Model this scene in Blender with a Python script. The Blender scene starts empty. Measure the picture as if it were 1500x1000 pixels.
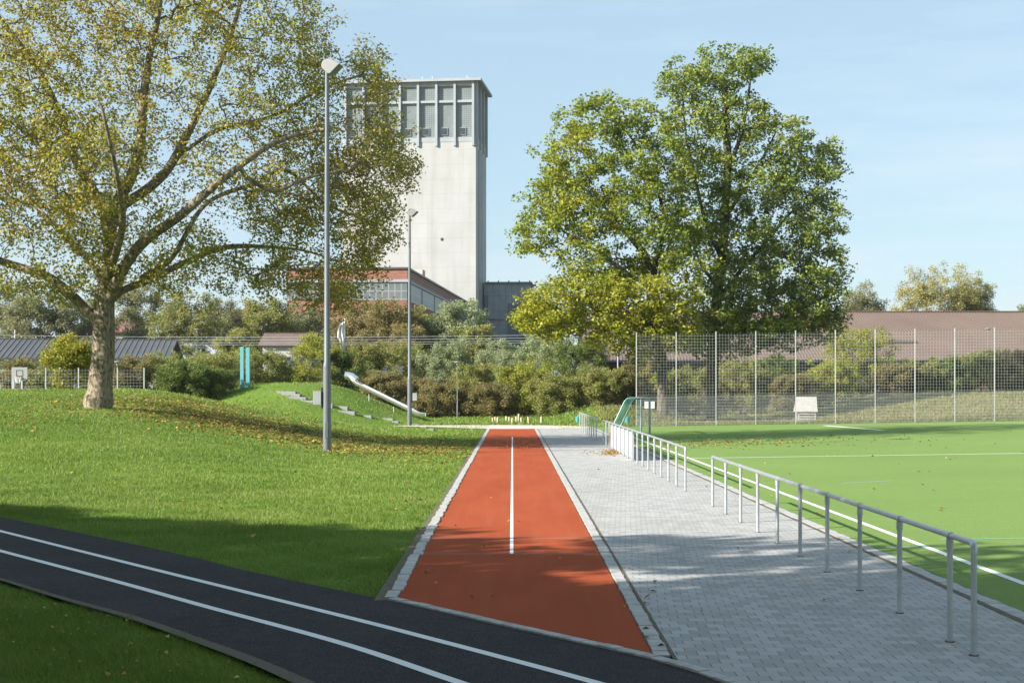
import bpy, math, random
import numpy as np
from math import radians as R, sin, cos, pi, hypot, atan2, ceil, sqrt

sc = bpy.context.scene
col = sc.collection
F, VX, VY, H = 2083.0, 751.0, 567.0, 2.6      # focal length (px of the 1500 px photo), vanishing point, eye height
rng = np.random.default_rng(7)

# ------------------------------------------------------------------ terrain
def sst(a, b, x):
    t = np.clip((np.asarray(x, float) - a) / (b - a), 0, 1)
    return t * t * (3 - 2 * t)

def hgt(x, y):
    x = np.asarray(x, float); y = np.asarray(y, float)
    und = 0.05 * np.sin(x * .31 + y * .17) * np.sin(y * .23 - x * .11)
    berm = 1.74 * sst(-4.3, -18, x) * sst(28, 58, y) * (1 - sst(80, 91, y))
    berm = berm + 0.76 * sst(-13, -19.5, x + 0.10 * (y - 60)) * sst(60, 76, y) * (1 - sst(80, 91, y))
    r = np.sqrt(((x + 17.2) / np.where(x > -17.2, 11.8, 14.0)) ** 2 + ((y - 113) / 19.0) ** 2)
    mound = 2.95 * (1 - sst(0.12, 1.0, r))
    r2 = np.sqrt(((x - 8.6) / np.where(x < 8.6, 7.5, 6.0)) ** 2 + ((y - 112) / 11.0) ** 2)
    m2 = 1.12 * (1 - sst(0.1, 1.0, r2))
    emb = 2.15 * sst(17, 40, x) * sst(93.5, 107, y)
    emb2 = 0.015 * np.clip(x - 5.5, 0, 60) * (1 - sst(96, 100, y))
    hill = 7.0 * sst(150, 215, y) * sst(10, -40, x)
    w = sst(-3.0, -7.0, x) * sst(24, 34, y) * (1 - sst(110, 130, y))
    return -0.03 + berm + mound + m2 + emb + emb2 + hill + und * w

def hz(x, y):
    return float(hgt(x, y))

def pxg(px, py, far=175.0):
    """pixel -> point on the terrain"""
    px = np.atleast_1d(np.asarray(px, float)); py = np.atleast_1d(np.asarray(py, float))
    a = (px - VX) / F; b = -(py - VY) / F
    Y = np.full(px.shape, 11.0); done = np.zeros(px.shape, bool)
    while (~done).any() and Y.max() < far:
        hit = (H + b * Y) <= hgt(a * Y, Y)
        done |= hit
        Y = np.where(done, Y, Y + 0.15)
    return np.stack([a * Y, Y, hgt(a * Y, Y)], 1), done

def at(px, py, Y):
    return ((px - VX) * Y / F, Y, H - (py - VY) * Y / F)

# ------------------------------------------------------------------ mesh helpers
def link(o, parent=None):
    col.objects.link(o)
    if parent is not None: o.parent = parent
    return o

def mesh_np(name, v, f, mat=None, parent=None, smooth=False):
    v = np.asarray(v, np.float32); f = np.asarray(f, np.int32)
    me = bpy.data.meshes.new(name)
    me.vertices.add(len(v)); me.vertices.foreach_set('co', v.ravel())
    k = f.shape[1]
    me.loops.add(f.size); me.loops.foreach_set('vertex_index', f.ravel())
    me.polygons.add(len(f)); me.polygons.foreach_set('loop_start', np.arange(len(f), dtype=np.int32) * k)
    me.update(calc_edges=True)
    if smooth: me.polygons.foreach_set('use_smooth', np.ones(len(f), bool))
    if mat: me.materials.append(mat)
    return link(bpy.data.objects.new(name, me), parent)

class MB:
    def __init__(s): s.v = []; s.f = []
    def add(s, vs, fs):
        n = len(s.v); s.v += [tuple(map(float, p)) for p in vs]; s.f += [tuple(i + n for i in q) for q in fs]; return s
    def box(s, x0, x1, y0, y1, z0, z1):
        return s.add([(x0,y0,z0),(x1,y0,z0),(x1,y1,z0),(x0,y1,z0),(x0,y0,z1),(x1,y0,z1),(x1,y1,z1),(x0,y1,z1)],
              [(0,3,2,1),(4,5,6,7),(0,1,5,4),(1,2,6,5),(2,3,7,6),(3,0,4,7)])
    def rbox(s, c, size, rz=0, rx=0, ry=0):
        from mathutils import Euler, Vector
        m = Euler((rx, ry, rz)).to_matrix()
        sx, sy, sz = [q / 2 for q in size]
        pts = [m @ Vector((a*sx, b*sy, d*sz)) + Vector(c) for a,b,d in ((-1,-1,-1),(1,-1,-1),(1,1,-1),(-1,1,-1),(-1,-1,1),(1,-1,1),(1,1,1),(-1,1,1))]
        return s.add(pts, [(0,3,2,1),(4,5,6,7),(0,1,5,4),(1,2,6,5),(2,3,7,6),(3,0,4,7)])
    def tube(s, pts, rad, n=8, cap=True):
        P = np.asarray(pts, float); m = len(P)
        rad = np.full(m, rad, float) if np.isscalar(rad) else np.asarray(rad, float)
        T = np.gradient(P, axis=0); T /= np.linalg.norm(T, axis=1)[:, None] + 1e-9
        up = np.array([0, 0, 1.0]) if abs(T[0][2]) < .9 else np.array([1.0, 0, 0])
        U = np.cross(T, up); U /= np.linalg.norm(U, axis=1)[:, None] + 1e-9
        W = np.cross(T, U)
        a = np.arange(n) * 2 * pi / n
        V = P[:, None, :] + rad[:, None, None] * (np.cos(a)[None, :, None] * U[:, None, :] + np.sin(a)[None, :, None] * W[:, None, :])
        fs = []
        for i in range(m - 1):
            for j in range(n):
                k = (j + 1) % n
                fs.append((i*n+j, i*n+k, (i+1)*n+k, (i+1)*n+j))
        if cap: fs.append(tuple(range(n))[::-1]); fs.append(tuple((m-1)*n + j for j in range(n)))
        return s.add(V.reshape(-1, 3), fs)
    def build(s, name, mat=None, parent=None, smooth=False, bevel=0):
        me = bpy.data.meshes.new(name); me.from_pydata(s.v, [], s.f); me.update()
        if mat: me.materials.append(mat)
        o = link(bpy.data.objects.new(name, me), parent)
        if smooth:
            me.polygons.foreach_set('use_smooth', np.ones(len(me.polygons), bool))
            try: me.set_sharp_from_angle(angle=R(40))
            except Exception: pass
        if bevel:
            b = o.modifiers.new('bevel', 'BEVEL'); b.width = bevel; b.segments = 2; b.limit_method = 'ANGLE'
        return o

def tag(o, label=None, cat=None, group=None, kind=None):
    if label: o['label'] = label
    if cat: o['category'] = cat
    if group: o['group'] = group
    if kind: o['kind'] = kind
    return o

def thing(name, loc, label, cat, group=None, rz=0):
    o = bpy.data.objects.new(name, None); o.empty_display_size = .3
    col.objects.link(o); o.location = loc; o.rotation_euler = (0, 0, rz)
    return tag(o, label, cat, group)

def copy_tree(o, parent=None):
    c = o.copy(); col.objects.link(c)
    if parent is not None: c.parent = parent
    for ch in list(o.children): copy_tree(ch, c)
    return c

# ------------------------------------------------------------------ materials
class NT:
    def __init__(s, name):
        s.m = bpy.data.materials.new(name); s.m.use_nodes = True
        s.t = s.m.node_tree; s.t.nodes.clear()
        s.out = s.n('ShaderNodeOutputMaterial')
    def n(s, typ, **kw):
        nd = s.t.nodes.new(typ)
        for k, v in kw.items(): setattr(nd, k, v)
        return nd
    def l(s, a, b): s.t.links.new(a, b)
    def coord(s, kind='Object'): return s.n('ShaderNodeTexCoord').outputs[kind]
    def noise(s, vec, scale, detail=4, rough=.55):
        nd = s.n('ShaderNodeTexNoise'); nd.inputs['Scale'].default_value = scale
        nd.inputs['Detail'].default_value = detail; nd.inputs['Roughness'].default_value = rough
        if vec is not None: s.l(vec, nd.inputs['Vector'])
        return nd.outputs['Fac']
    def ramp(s, fac, stops, interp='LINEAR'):
        nd = s.n('ShaderNodeValToRGB'); cr = nd.color_ramp; cr.interpolation = interp
        while len(cr.elements) < len(stops): cr.elements.new(.5)
        for e, (p, c) in zip(cr.elements, stops):
            e.position = p; e.color = (c, c, c, 1) if np.isscalar(c) else (*c, 1)
        s.l(fac, nd.inputs['Fac']); return nd.outputs['Color']
    def mix(s, fac, a, b, mode='MIX'):
        nd = s.n('ShaderNodeMix'); nd.data_type = 'RGBA'; nd.blend_type = mode
        for sock, v in ((nd.inputs['Factor'], fac), (nd.inputs['A'], a), (nd.inputs['B'], b)):
            if isinstance(v, (int, float)): sock.default_value = v
            elif isinstance(v, tuple): sock.default_value = (*v, 1)
            else: s.l(v, sock)
        # colour sockets
        return nd.outputs['Result']
    def cmix(s, fac, a, b, mode='MIX'):
        nd = s.n('ShaderNodeMixRGB'); nd.blend_type = mode
        for sock, v in ((nd.inputs[0], fac), (nd.inputs[1], a), (nd.inputs[2], b)):
            if isinstance(v, (int, float)): sock.default_value = v
            elif isinstance(v, tuple): sock.default_value = (*v, 1)
            else: s.l(v, sock)
        return nd.outputs[0]
    def math(s, op, a, b=None, c=None):
        nd = s.n('ShaderNodeMath'); nd.operation = op
        for i, v in enumerate((a, b, c)):
            if v is None: continue
            if isinstance(v, (int, float)): nd.inputs[i].default_value = v
            else: s.l(v, nd.inputs[i])
        return nd.outputs[0]
    def map(s, vec, scale=(1,1,1), rot=(0,0,0)):
        nd = s.n('ShaderNodeMapping'); nd.inputs['Scale'].default_value = scale; nd.inputs['Rotation'].default_value = rot
        s.l(vec, nd.inputs['Vector']); return nd.outputs[0]
    def bump(s, h, strength=.3, dist=.02):
        nd = s.n('ShaderNodeBump'); nd.inputs['Strength'].default_value = strength; nd.inputs['Distance'].default_value = dist
        s.l(h, nd.inputs['Height']); return nd.outputs[0]
    def pbr(s, color, rough=.7, metal=0., bump=None, spec=None):
        p = s.n('ShaderNodeBsdfPrincipled')
        if isinstance(color, tuple): p.inputs['Base Color'].default_value = (*color, 1)
        else: s.l(color, p.inputs['Base Color'])
        if isinstance(rough, (int, float)): p.inputs['Roughness'].default_value = rough
        else: s.l(rough, p.inputs['Roughness'])
        p.inputs['Metallic'].default_value = metal
        if spec is not None: p.inputs['Specular IOR Level'].default_value = spec
        if bump is not None: s.l(bump, p.inputs['Normal'])
        s.l(p.outputs[0], s.out.inputs['Surface'])
        return s.m

def simple(name, c, rough=.6, metal=0., var=.15, scale=3., bump=0., bscale=40., spec=None):
    t = NT(name); co = t.coord()
    f = t.noise(co, scale, 5)
    k = t.ramp(f, [(.3, tuple(min(1, q * (1 - var)) for q in c)), (.7, tuple(min(1, q * (1 + var)) for q in c))])
    b = t.bump(t.noise(co, bscale, 3), bump, .01) if bump else None
    return t.pbr(k, rough, metal, b, spec)

def leaf_mat(name, stops, trans=.35, patch=.35, pscale=.35, rough=.55, low=None):
    """every leaf its own tone (random per island), drifting in patches through the crown"""
    t = NT(name)
    rnd = t.n('ShaderNodeNewGeometry').outputs['Random Per Island']
    nz = t.noise(t.coord(), pscale, 2)
    f = t.math('ADD', t.math('MULTIPLY', rnd, 1 - patch), t.math('MULTIPLY', t.math('SUBTRACT', t.math('MULTIPLY', nz, 2.2), .6), patch))
    c = t.ramp(f, stops)
    if low:                                     # boughs below this height have turned already
        sp = t.n('ShaderNodeSeparateXYZ'); t.l(t.coord(), sp.inputs[0]); hh = t.math('ADD', sp.outputs[2], t.math('MULTIPLY', t.math('SUBTRACT', nz, .5), 7.))
        k = t.ramp(t.math('DIVIDE', hh, 20.), [(low / 20. - .06, 1.), (low / 20. + .10, 0.)]); c = t.cmix(t.math('MULTIPLY', k, .6), c, t.ramp(f, [(0, (.16, .21, .02)), (.45, (.36, .36, .03)), (1, (.60, .47, .035))]))
    p = t.n('ShaderNodeBsdfPrincipled'); t.l(c, p.inputs['Base Color']); p.inputs['Roughness'].default_value = rough
    p.inputs['Specular IOR Level'].default_value = .3
    tr = t.n('ShaderNodeBsdfTranslucent'); t.l(c, tr.inputs['Color'])
    mx = t.n('ShaderNodeMixShader'); mx.inputs[0].default_value = trans
    t.l(p.outputs[0], mx.inputs[1]); t.l(tr.outputs[0], mx.inputs[2]); t.l(mx.outputs[0], t.out.inputs['Surface'])
    return t.m

M = {}
def grass_ground():
    t = NT('lawn_soil_and_grass'); co = t.coord()
    a = t.noise(co, .35, 4); b = t.noise(co, 9, 4); d = t.noise(co, 60, 2)
    c = t.ramp(a, [(.3, (.10, .17, .022)), (.55, (.13, .205, .030)), (.75, (.17, .225, .042))])
    sp = t.n('ShaderNodeSeparateXYZ'); t.l(co, sp.inputs[0]); wx = t.math('ADD', sp.outputs[1], t.math('MULTIPLY', t.math('SUBTRACT', b, .5), 4.))
    dry = t.math('MULTIPLY', t.ramp(t.math('MULTIPLY', t.math('SUBTRACT', wx, 93.), .1), [(0., 0.), (.3, 1.)]), t.ramp(t.math('MULTIPLY', t.math('SUBTRACT', sp.outputs[0], 3.), .1), [(0., 0.), (.8, 1.)]))
    c = t.cmix(dry, c, t.ramp(b, [(.35, (.14, .13, .042)), (.65, (.205, .18, .08))]))
    far = t.ramp(t.math('MULTIPLY', t.math('SUBTRACT', sp.outputs[1], 118.), .02), [(0., 0.), (.5, 1.)]); c = t.cmix(far, c, (.10, .095, .055))
    c = t.cmix(t.math('MULTIPLY', t.ramp(b, [(.45, 0.), (.75, 1.)]), .45), c, (.045, .085, .012))
    c = t.cmix(t.math('MULTIPLY', t.ramp(d, [(.5, 0.), (.8, 1.)]), .35), c, (.16, .22, .05))
    return t.pbr(c, .95, 0, t.bump(t.noise(co, 35, 4), .8, .05), spec=.1)
M['ground'] = grass_ground()
M['blade'] = leaf_mat('grass_blade', [(.0, (.10, .165, .020)), (.45, (.155, .235, .034)), (.8, (.215, .28, .055)), (1., (.30, .31, .13))], trans=.30, patch=.6, pscale=.28, rough=.5)

M['blade_dry'] = leaf_mat('dry_grass_blade', [(.0, (.11, .13, .028)), (.45, (.17, .17, .05)), (.8, (.235, .21, .085)), (1., (.31, .26, .14))], trans=.30, patch=.45, pscale=.4, rough=.5)
def track_mat():
    t = NT('red_rubber_running_surface'); co = t.coord()
    a = t.noise(t.map(co, (1, .25, 1)), .9, 4); g = t.noise(co, 55, 3, .7); st = t.noise(t.map(co, (6, .4, 1)), 1, 3)
    c = t.ramp(a, [(.25, (.265, .058, .023)), (.75, (.35, .083, .035))])
    c = t.cmix(t.math('MULTIPLY', t.ramp(g, [(.42, 0.), (.68, 1.)]), .6), c, (.19, .036, .015))
    c = t.cmix(t.math('MULTIPLY', t.ramp(st, [(.5, 0.), (.8, 1.)]), .30), c, (.33, .09, .045))
    du = t.noise(t.map(co, (3.2, .12, 1)), 1.1, 5); c = t.cmix(t.math('MULTIPLY', t.ramp(du, [(.52, 0.), (.75, 1.)]), .22), c, (.33, .13, .075))
    sc_ = t.noise(co, 5.5, 4, .7); c = t.cmix(t.math('MULTIPLY', t.ramp(sc_, [(.60, 0.), (.72, 1.)]), .22), c, (.16, .045, .025))
    return t.pbr(c, .85, 0, t.bump(g, .5, .006), spec=.04)
M['track'] = track_mat()

def asphalt_mat():
    t = NT('dark_asphalt'); co = t.coord()
    a = t.noise(co, .8, 5); g = t.noise(co, 42, 4, .75); d = t.noise(co, 5, 4)
    c = t.ramp(a, [(.3, (.010, .011, .013)), (.7, (.024, .024, .026))])
    c = t.cmix(t.math('MULTIPLY', t.ramp(d, [(.5, 0.), (.75, 1.)]), .5), c, (.040, .037, .034))
    c = t.cmix(t.math('MULTIPLY', t.ramp(g, [(.50, 0.), (.66, 1.)]), .8), c, (.085, .082, .078))
    return t.pbr(c, .82, 0, t.bump(g, .6, .008), spec=.12)
M['asphalt'] = asphalt_mat()

def paver_mat():
    t = NT('grey_concrete_block_paving'); co = t.coord()
    sep = t.n('ShaderNodeSeparateXYZ'); t.l(co, sep.inputs[0])
    W, D = .2, .2
    wob = t.noise(co, 3, 2)
    y = t.math('DIVIDE', sep.outputs[1], D)
    row = t.math('FLOOR', y)
    wn = t.n('ShaderNodeTexWhiteNoise'); wn.noise_dimensions = '1D'; t.l(row, wn.inputs['W'])
    sh = t.math('ADD', t.math('MULTIPLY', row, .42), t.math('MULTIPLY', wn.outputs['Value'], .12))
    x = t.math('ADD', t.math('DIVIDE', sep.outputs[0], W), sh)
    colm = t.math('FLOOR', x)
    fx = t.math('FRACT', x); fy = t.math('FRACT', y)
    dx = t.math('MINIMUM', fx, t.math('SUBTRACT', 1., fx)); dy = t.math('MINIMUM', fy, t.math('SUBTRACT', 1., fy))
    w = t.math('ADD', .006, t.math('MULTIPLY', wob, .03))
    jx = t.math('LESS_THAN', dx, w)
    jy = t.math('LESS_THAN', dy, t.math('MULTIPLY', w, .62))
    cmb = t.n('ShaderNodeCombineXYZ'); t.l(colm, cmb.inputs[0]); t.l(row, cmb.inputs[1])
    wn2 = t.n('ShaderNodeTexWhiteNoise'); wn2.noise_dimensions = '2D'; t.l(cmb.outputs[0], wn2.inputs['Vector'])
    a = t.noise(co, .5, 5); g = t.noise(co, 90, 3)
    c = t.ramp(wn2.outputs['Value'], [(0., (.285, .283, .278)), (.5, (.345, .343, .338)), (1., (.385, .382, .375))])
    c = t.cmix(t.math('MULTIPLY', t.ramp(a, [(.4, 0.), (.75, 1.)]), .30), c, (.32, .315, .30))
    c = t.cmix(t.math('MULTIPLY', t.ramp(g, [(.45, 0.), (.75, 1.)]), .25), c, (.25, .25, .24))
    pt = t.noise(co, .22, 5, .65); c = t.cmix(t.math('MULTIPLY', t.ramp(pt, [(.48, 0.), (.66, 1.)]), .28), c, (.25, .245, .225))
    moss = t.ramp(t.noise(co, 1.3, 3), [(.4, (.10, .095, .08)), (.65, (.07, .085, .03))])
    c = t.cmix(t.math('MULTIPLY', jx, .9), c, moss)
    c = t.cmix(t.math('MULTIPLY', jy, .55), c, moss)
    hgt_ = t.math('SUBTRACT', 1., t.math('MAXIMUM', jx, jy))
    return t.pbr(c, .85, 0, t.bump(hgt_, .35, .004), spec=.10)
M['paver'] = paver_mat()

def turf_mat():
    t = NT('artificial_turf'); co = t.coord()
    a = t.noise(co, .12, 4); g = t.noise(co, 26, 4, .7); s = t.noise(co, 3, 3)
    c = t.ramp(a, [(.25, (.145, .222, .064)), (.75, (.19, .265, .084))])
    c = t.cmix(t.math('MULTIPLY', t.ramp(g, [(.4, 0.), (.66, 1.)]), .6), c, (.10, .175, .036))
    c = t.cmix(t.math('MULTIPLY', t.ramp(s, [(.55, 0.), (.8, 1.)]), .25), c, (.24, .32, .12))
    br = t.noise(t.map(co, (.06, 1.6, 1)), 1.4, 4); c = t.cmix(t.math('MULTIPLY', t.ramp(br, [(.4, 0.), (.7, 1.)]), .22), c, (.13, .205, .05))
    sq = t.n('ShaderNodeSeparateXYZ'); t.l(co, sq.inputs[0]); seam = t.math('LESS_THAN', t.math('FRACT', t.math('DIVIDE', sq.outputs[1], 4.)), .006); c = t.cmix(t.math('MULTIPLY', seam, .35), c, (.09, .15, .04))
    return t.pbr(c, .85, 0, t.bump(g, .8, .02), spec=.06)
M['turf'] = turf_mat()
def sheen_none(): pass
def line_mat():
    t = NT('white_marking_paint'); co = t.coord(); a = t.noise(co, 2.2, 5); g = t.noise(co, 70, 3)
    c = t.ramp(a, [(.3, (.60, .61, .60)), (.7, (.72, .73, .72))])
    k = t.ramp(t.math('ADD', t.math('MULTIPLY', g, .7), t.math('MULTIPLY', a, .45)), [(.62, 0.), (.74, 1.)])
    return t.pbr(t.cmix(t.math('MULTIPLY', k, .6), c, (.22, .22, .22)), .7, 0, t.bump(g, .3, .004), .3)
M['white_line'] = line_mat()
M['pitch_line'] = simple('white_turf_line', (.62, .68, .56), .8, 0, .12, 8)
M['blue_line'] = simple('blue_turf_line', (.22, .50, .55), .8, 0, .12, 8)
M['kerb'] = simple('pale_concrete_kerb', (.34, .335, .32), .85, 0, .22, 5, .5, 60)
M['kerb_dirt'] = simple('soil_and_moss_joint', (.095, .080, .050), .95, 0, .35, 9, .5, 60)
M['gravel'] = simple('gravel_verge', (.085, .068, .05), .95, 0, .45, 30, .9, 80)
M['sand'] = simple('pale_gravel_path', (.48, .43, .35), .95, 0, .15, 1.2, .4, 40)
M['galv'] = simple('galvanised_steel', (.50, .52, .54), .42, .75, .12, 6, .08, 40)
M['galv_wire'] = simple('galvanised_fence_wire', (.40, .42, .43), .5, 0, .08, 2)
M['lamp_grey'] = simple('grey_painted_mast', (.135, .15, .165), .45, .2, .10, 2)
M['lamp_white'] = simple('white_lamp_housing', (.24, .24, .24), .4, 0, .06, 3)
M['lamp_glass'] = simple('dark_green_lamp_glass', (.05, .065, .05), .12, 0, .1, 3)
M['box_grey'] = simple('light_grey_cabinet', (.30, .31, .31), .5, 0, .06, 3)
M['steel'] = simple('brushed_slide_steel', (.74, .74, .75), .28, .9, .06, 5)
M['slab'] = simple('step_stone', (.21, .215, .22), .8, 0, .15, 4, .3, 30)
M['turq'] = simple('turquoise_paint', (.12, .38, .42), .45, 0, .06, 2)
M['dark'] = simple('dark_metal', (.03, .035, .04), .5, .2, .1, 3)
M['teal'] = simple('teal_grey_goal_tube', (.22, .29, .30), .4, .35, .1, 3)
M['net'] = simple('green_net_cord', (.05, .22, .15), .8, 0, .1, 3)
M['bin'] = simple('teal_litter_bin', (.05, .30, .30), .45, 0, .1, 3)
M['board'] = simple('white_board', (.56, .57, .58), .5, 0, .05, 2)
M['print'] = simple('orange_printed_board', (.52, .40, .30), .5, 0, .2, 4)
M['printv'] = simple('violet_printed_board', (.55, .50, .68), .5, 0, .2, 4)
M['wood'] = simple('pale_bare_timber', (.46, .36, .25), .8, 0, .2, 6, .3, 30)
M['wood_end'] = simple('timber_end_grain', (.52, .41, .28), .8, 0, .2, 9)
M['hut'] = simple('weathered_white_boards', (.34, .325, .30), .8, 0, .12, 3, .3, 20)
M['orange'] = simple('orange_hoop', (.62, .14, .04), .5, 0, .1, 3)
M['fabric'] = simple('white_flag_cloth', (.74, .75, .77), .8, 0, .06, 2)

def bark(name, c1, c2, c3, sc_=1.4, stretch=.35):
    t = NT(name); co = t.coord()
    v = t.map(co, (1, 1, stretch))
    vo = t.n('ShaderNodeTexVoronoi'); vo.inputs['Scale'].default_value = sc_ * 4.5; t.l(t.cmix(.18, v, t.n('ShaderNodeTexNoise').outputs['Color'], 'ADD'), vo.inputs['Vector'])
    sep = t.n('ShaderNodeSeparateColor'); t.l(vo.outputs['Color'], sep.inputs[0])
    c = t.ramp(sep.outputs[0], [(.15, c1), (.5, c2), (.85, c3)])
    nz = t.noise(v, sc_ * 9, 4)
    c = t.cmix(t.math('MULTIPLY', t.ramp(nz, [(.45, 0.), (.7, 1.)]), .55), c, c3)
    return t.pbr(c, .9, 0, t.bump(t.noise(v, sc_ * 14, 5), .7, .05), spec=.15)
M['plane_bark'] = bark('flaking_plane_bark', (.30, .26, .19), (.24, .20, .14), (.12, .095, .065), 2.8, .5)
M['oak_bark'] = bark('furrowed_oak_bark', (.15, .125, .095), (.10, .085, .065), (.05, .042, .034), 2.2, .2)
M['twig'] = simple('grey_brown_stems', (.11, .085, .06), .9, 0, .25, 5)

M['leaf_plane'] = leaf_mat('plane_leaves', [(0, (0.139, 0.174, 0.027)), (.30, (0.288, 0.297, 0.046)), (.55, (0.452, 0.409, 0.062)), (.78, (0.383, 0.252, 0.059)), (.93, (0.260, 0.148, 0.052)), (1, (0.620, 0.522, 0.069))], .45, .45, .22)
M['leaf_oak_y'] = leaf_mat('yellowing_oak_leaves', [(0, (0.107, 0.163, 0.020)), (.4, (0.190, 0.253, 0.029)), (.75, (0.303, 0.320, 0.036)), (1, (0.494, 0.415, 0.038))], .40, .5, .20, low=10.)
M['leaf_oak_g'] = leaf_mat('green_oak_leaves', [(0, (0.103, 0.158, 0.030)), (.45, (0.197, 0.261, 0.045)), (.8, (0.308, 0.337, 0.063)), (1, (0.496, 0.430, 0.074))], .36, .4, .25)
M['leaf_gold'] = leaf_mat('golden_maple_leaves', [(0, (0.110, 0.143, 0.013)), (.5, (0.264, 0.275, 0.022)), (1, (0.462, 0.319, 0.033))], .4, .4, .6)
M['leaf_olive'] = leaf_mat('olive_shrub_leaves', [(0, (0.147, 0.176, 0.049)), (.5, (0.271, 0.288, 0.082)), (1, (0.451, 0.407, 0.124))], .50, .45, .6)
M['leaf_dark'] = leaf_mat('dark_green_shrub_leaves', [(0, (0.077, 0.121, 0.030)), (.5, (0.153, 0.208, 0.048)), (1, (0.306, 0.328, 0.087))], .50, .4, .6)
M['leaf_rust'] = leaf_mat('russet_shrub_leaves', [(0, (0.134, 0.134, 0.047)), (.4, (0.235, 0.218, 0.076)), (.75, (0.325, 0.241, 0.101)), (1, (0.213, 0.235, 0.067))], .50, .5, .6)
M['leaf_silver'] = leaf_mat('silvery_willow_leaves', [(0, (0.189, 0.237, 0.118)), (.5, (0.321, 0.370, 0.189)), (1, (0.511, 0.539, 0.321))], .50, .4, .6)
M['leaf_lime'] = leaf_mat('yellow_green_leaves', [(0, (0.164, 0.214, 0.032)), (.5, (0.316, 0.336, 0.053)), (1, (0.530, 0.489, 0.092))], .50, .45, .6)
M['leaf_birch'] = leaf_mat('pale_yellow_birch_leaves', [(0, (0.241, 0.241, 0.088)), (.5, (0.417, 0.384, 0.137)), (1, (0.577, 0.496, 0.208))], .50, .45, .3)
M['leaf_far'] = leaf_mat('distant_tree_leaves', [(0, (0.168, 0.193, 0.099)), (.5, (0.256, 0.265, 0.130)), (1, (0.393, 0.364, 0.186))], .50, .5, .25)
M['leaf_fall'] = leaf_mat('fallen_leaves', [(0, (.12, .06, .02)), (.4, (.26, .14, .035)), (.75, (.42, .26, .06)), (1, (.55, .42, .12))], .1, .2, .6)

# ------------------------------------------------------------------ world, sun, camera
SAZ, SEL = atan2(-.905, -.425), R(28)       # direction towards the sun
w = bpy.data.worlds.new('World'); sc.world = w; w.use_nodes = True
nt = w.node_tree; nt.nodes.clear()
out = nt.nodes.new('ShaderNodeOutputWorld'); bg = nt.nodes.new('ShaderNodeBackground')
sky = nt.nodes.new('ShaderNodeTexSky'); sky.sky_type = 'NISHITA'; sky.sun_disc = False
sky.sun_elevation = SEL; sky.sun_rotation = SAZ; sky.air_density = 1.0; sky.dust_density = .8; sky.ozone_density = 1.6
tc = nt.nodes.new('ShaderNodeTexCoord'); mp = nt.nodes.new('ShaderNodeMapping'); mp.inputs['Scale'].default_value = (1.2, 1.2, 9)
nz = nt.nodes.new('ShaderNodeTexNoise'); nz.inputs['Scale'].default_value = 2.2; nz.inputs['Detail'].default_value = 7; nz.inputs['Roughness'].default_value = .6
cr = nt.nodes.new('ShaderNodeValToRGB'); cr.color_ramp.elements[0].position = .43; cr.color_ramp.elements[0].color = (0,0,0,1)
cr.color_ramp.elements[1].position = .75; cr.color_ramp.elements[1].color = (.38,.38,.38,1)
mxc = nt.nodes.new('ShaderNodeMixRGB'); mxc.inputs[2].default_value = (6.2, 6.5, 6.7, 1)
nt.links.new(tc.outputs['Generated'], mp.inputs[0]); nt.links.new(mp.outputs[0], nz.inputs['Vector']); nt.links.new(nz.outputs['Fac'], cr.inputs[0])
nt.links.new(cr.outputs[0], mxc.inputs[0]); veil = nt.nodes.new('ShaderNodeMixRGB'); veil.inputs[0].default_value = .58; veil.inputs[2].default_value = (4.0, 5.5, 6.5, 1); nt.links.new(sky.outputs[0], veil.inputs[1]); nt.links.new(veil.outputs[0], mxc.inputs[1]); nt.links.new(mxc.outputs[0], bg.inputs[0])
bg.inputs[1].default_value = .062
nt.links.new(bg.outputs[0], out.inputs[0])
sl = bpy.data.lights.new('sun', 'SUN'); sl.energy = 5.0; sl.angle = R(.5); sl.color = (1, .945, .86)
so = link(bpy.data.objects.new('sun', sl))
from mathutils import Vector
so.rotation_euler = Vector((.905 * cos(SEL), .425 * cos(SEL), -sin(SEL))).to_track_quat('-Z', 'Y').to_euler()
so.location = (-60, -40, 50)
cam = bpy.data.cameras.new('camera'); co_ = link(bpy.data.objects.new('camera', cam)); sc.camera = co_
co_.location = (0, 0, H); co_.rotation_euler = (R(90), 0, 0)
cam.sensor_width = 36; cam.lens = 36 * F / 1500; cam.shift_y = (VY - 500) / 1500; cam.shift_x = -(VX - 750) / 1500
cam.clip_end = 9000; cam.clip_start = .1
sc.view_settings.view_transform = 'Standard'; sc.view_settings.look = 'None'; sc.view_settings.exposure = 1.32; sc.view_settings.gamma = 1

# ------------------------------------------------------------------ ground sheets
def axis(fine0, fine1, step, far):
    a = list(np.arange(fine0, fine1 + 1e-6, step)); s = step
    lo, hi = fine0, fine1; L = []; U = []
    while hi < far: s *= 1.25; hi += s; U.append(hi)
    s = step
    while lo > -far: s *= 1.25; lo -= s; L.append(lo)
    return np.array(L[::-1] + a + U)
gx = axis(-60, 60, .75, 1500); gy = axis(-4, 225, .75, 1500)
GX, GY = np.meshgrid(gx, gy, indexing='ij')
V = np.stack([GX, GY, hgt(GX, GY) - .02], -1).reshape(-1, 3)
ni, nj = len(gx), len(gy)
ii, jj = np.meshgrid(np.arange(ni - 1), np.arange(nj - 1), indexing='ij')
q = (ii * nj + jj).ravel()
FQ = np.stack([q, q + nj, q + nj + 1, q + 1], 1)
tag(mesh_np('ground', V, FQ, M['ground'], smooth=True), 'grass covered ground with a mound and a low bank', None, None, 'structure')

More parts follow.
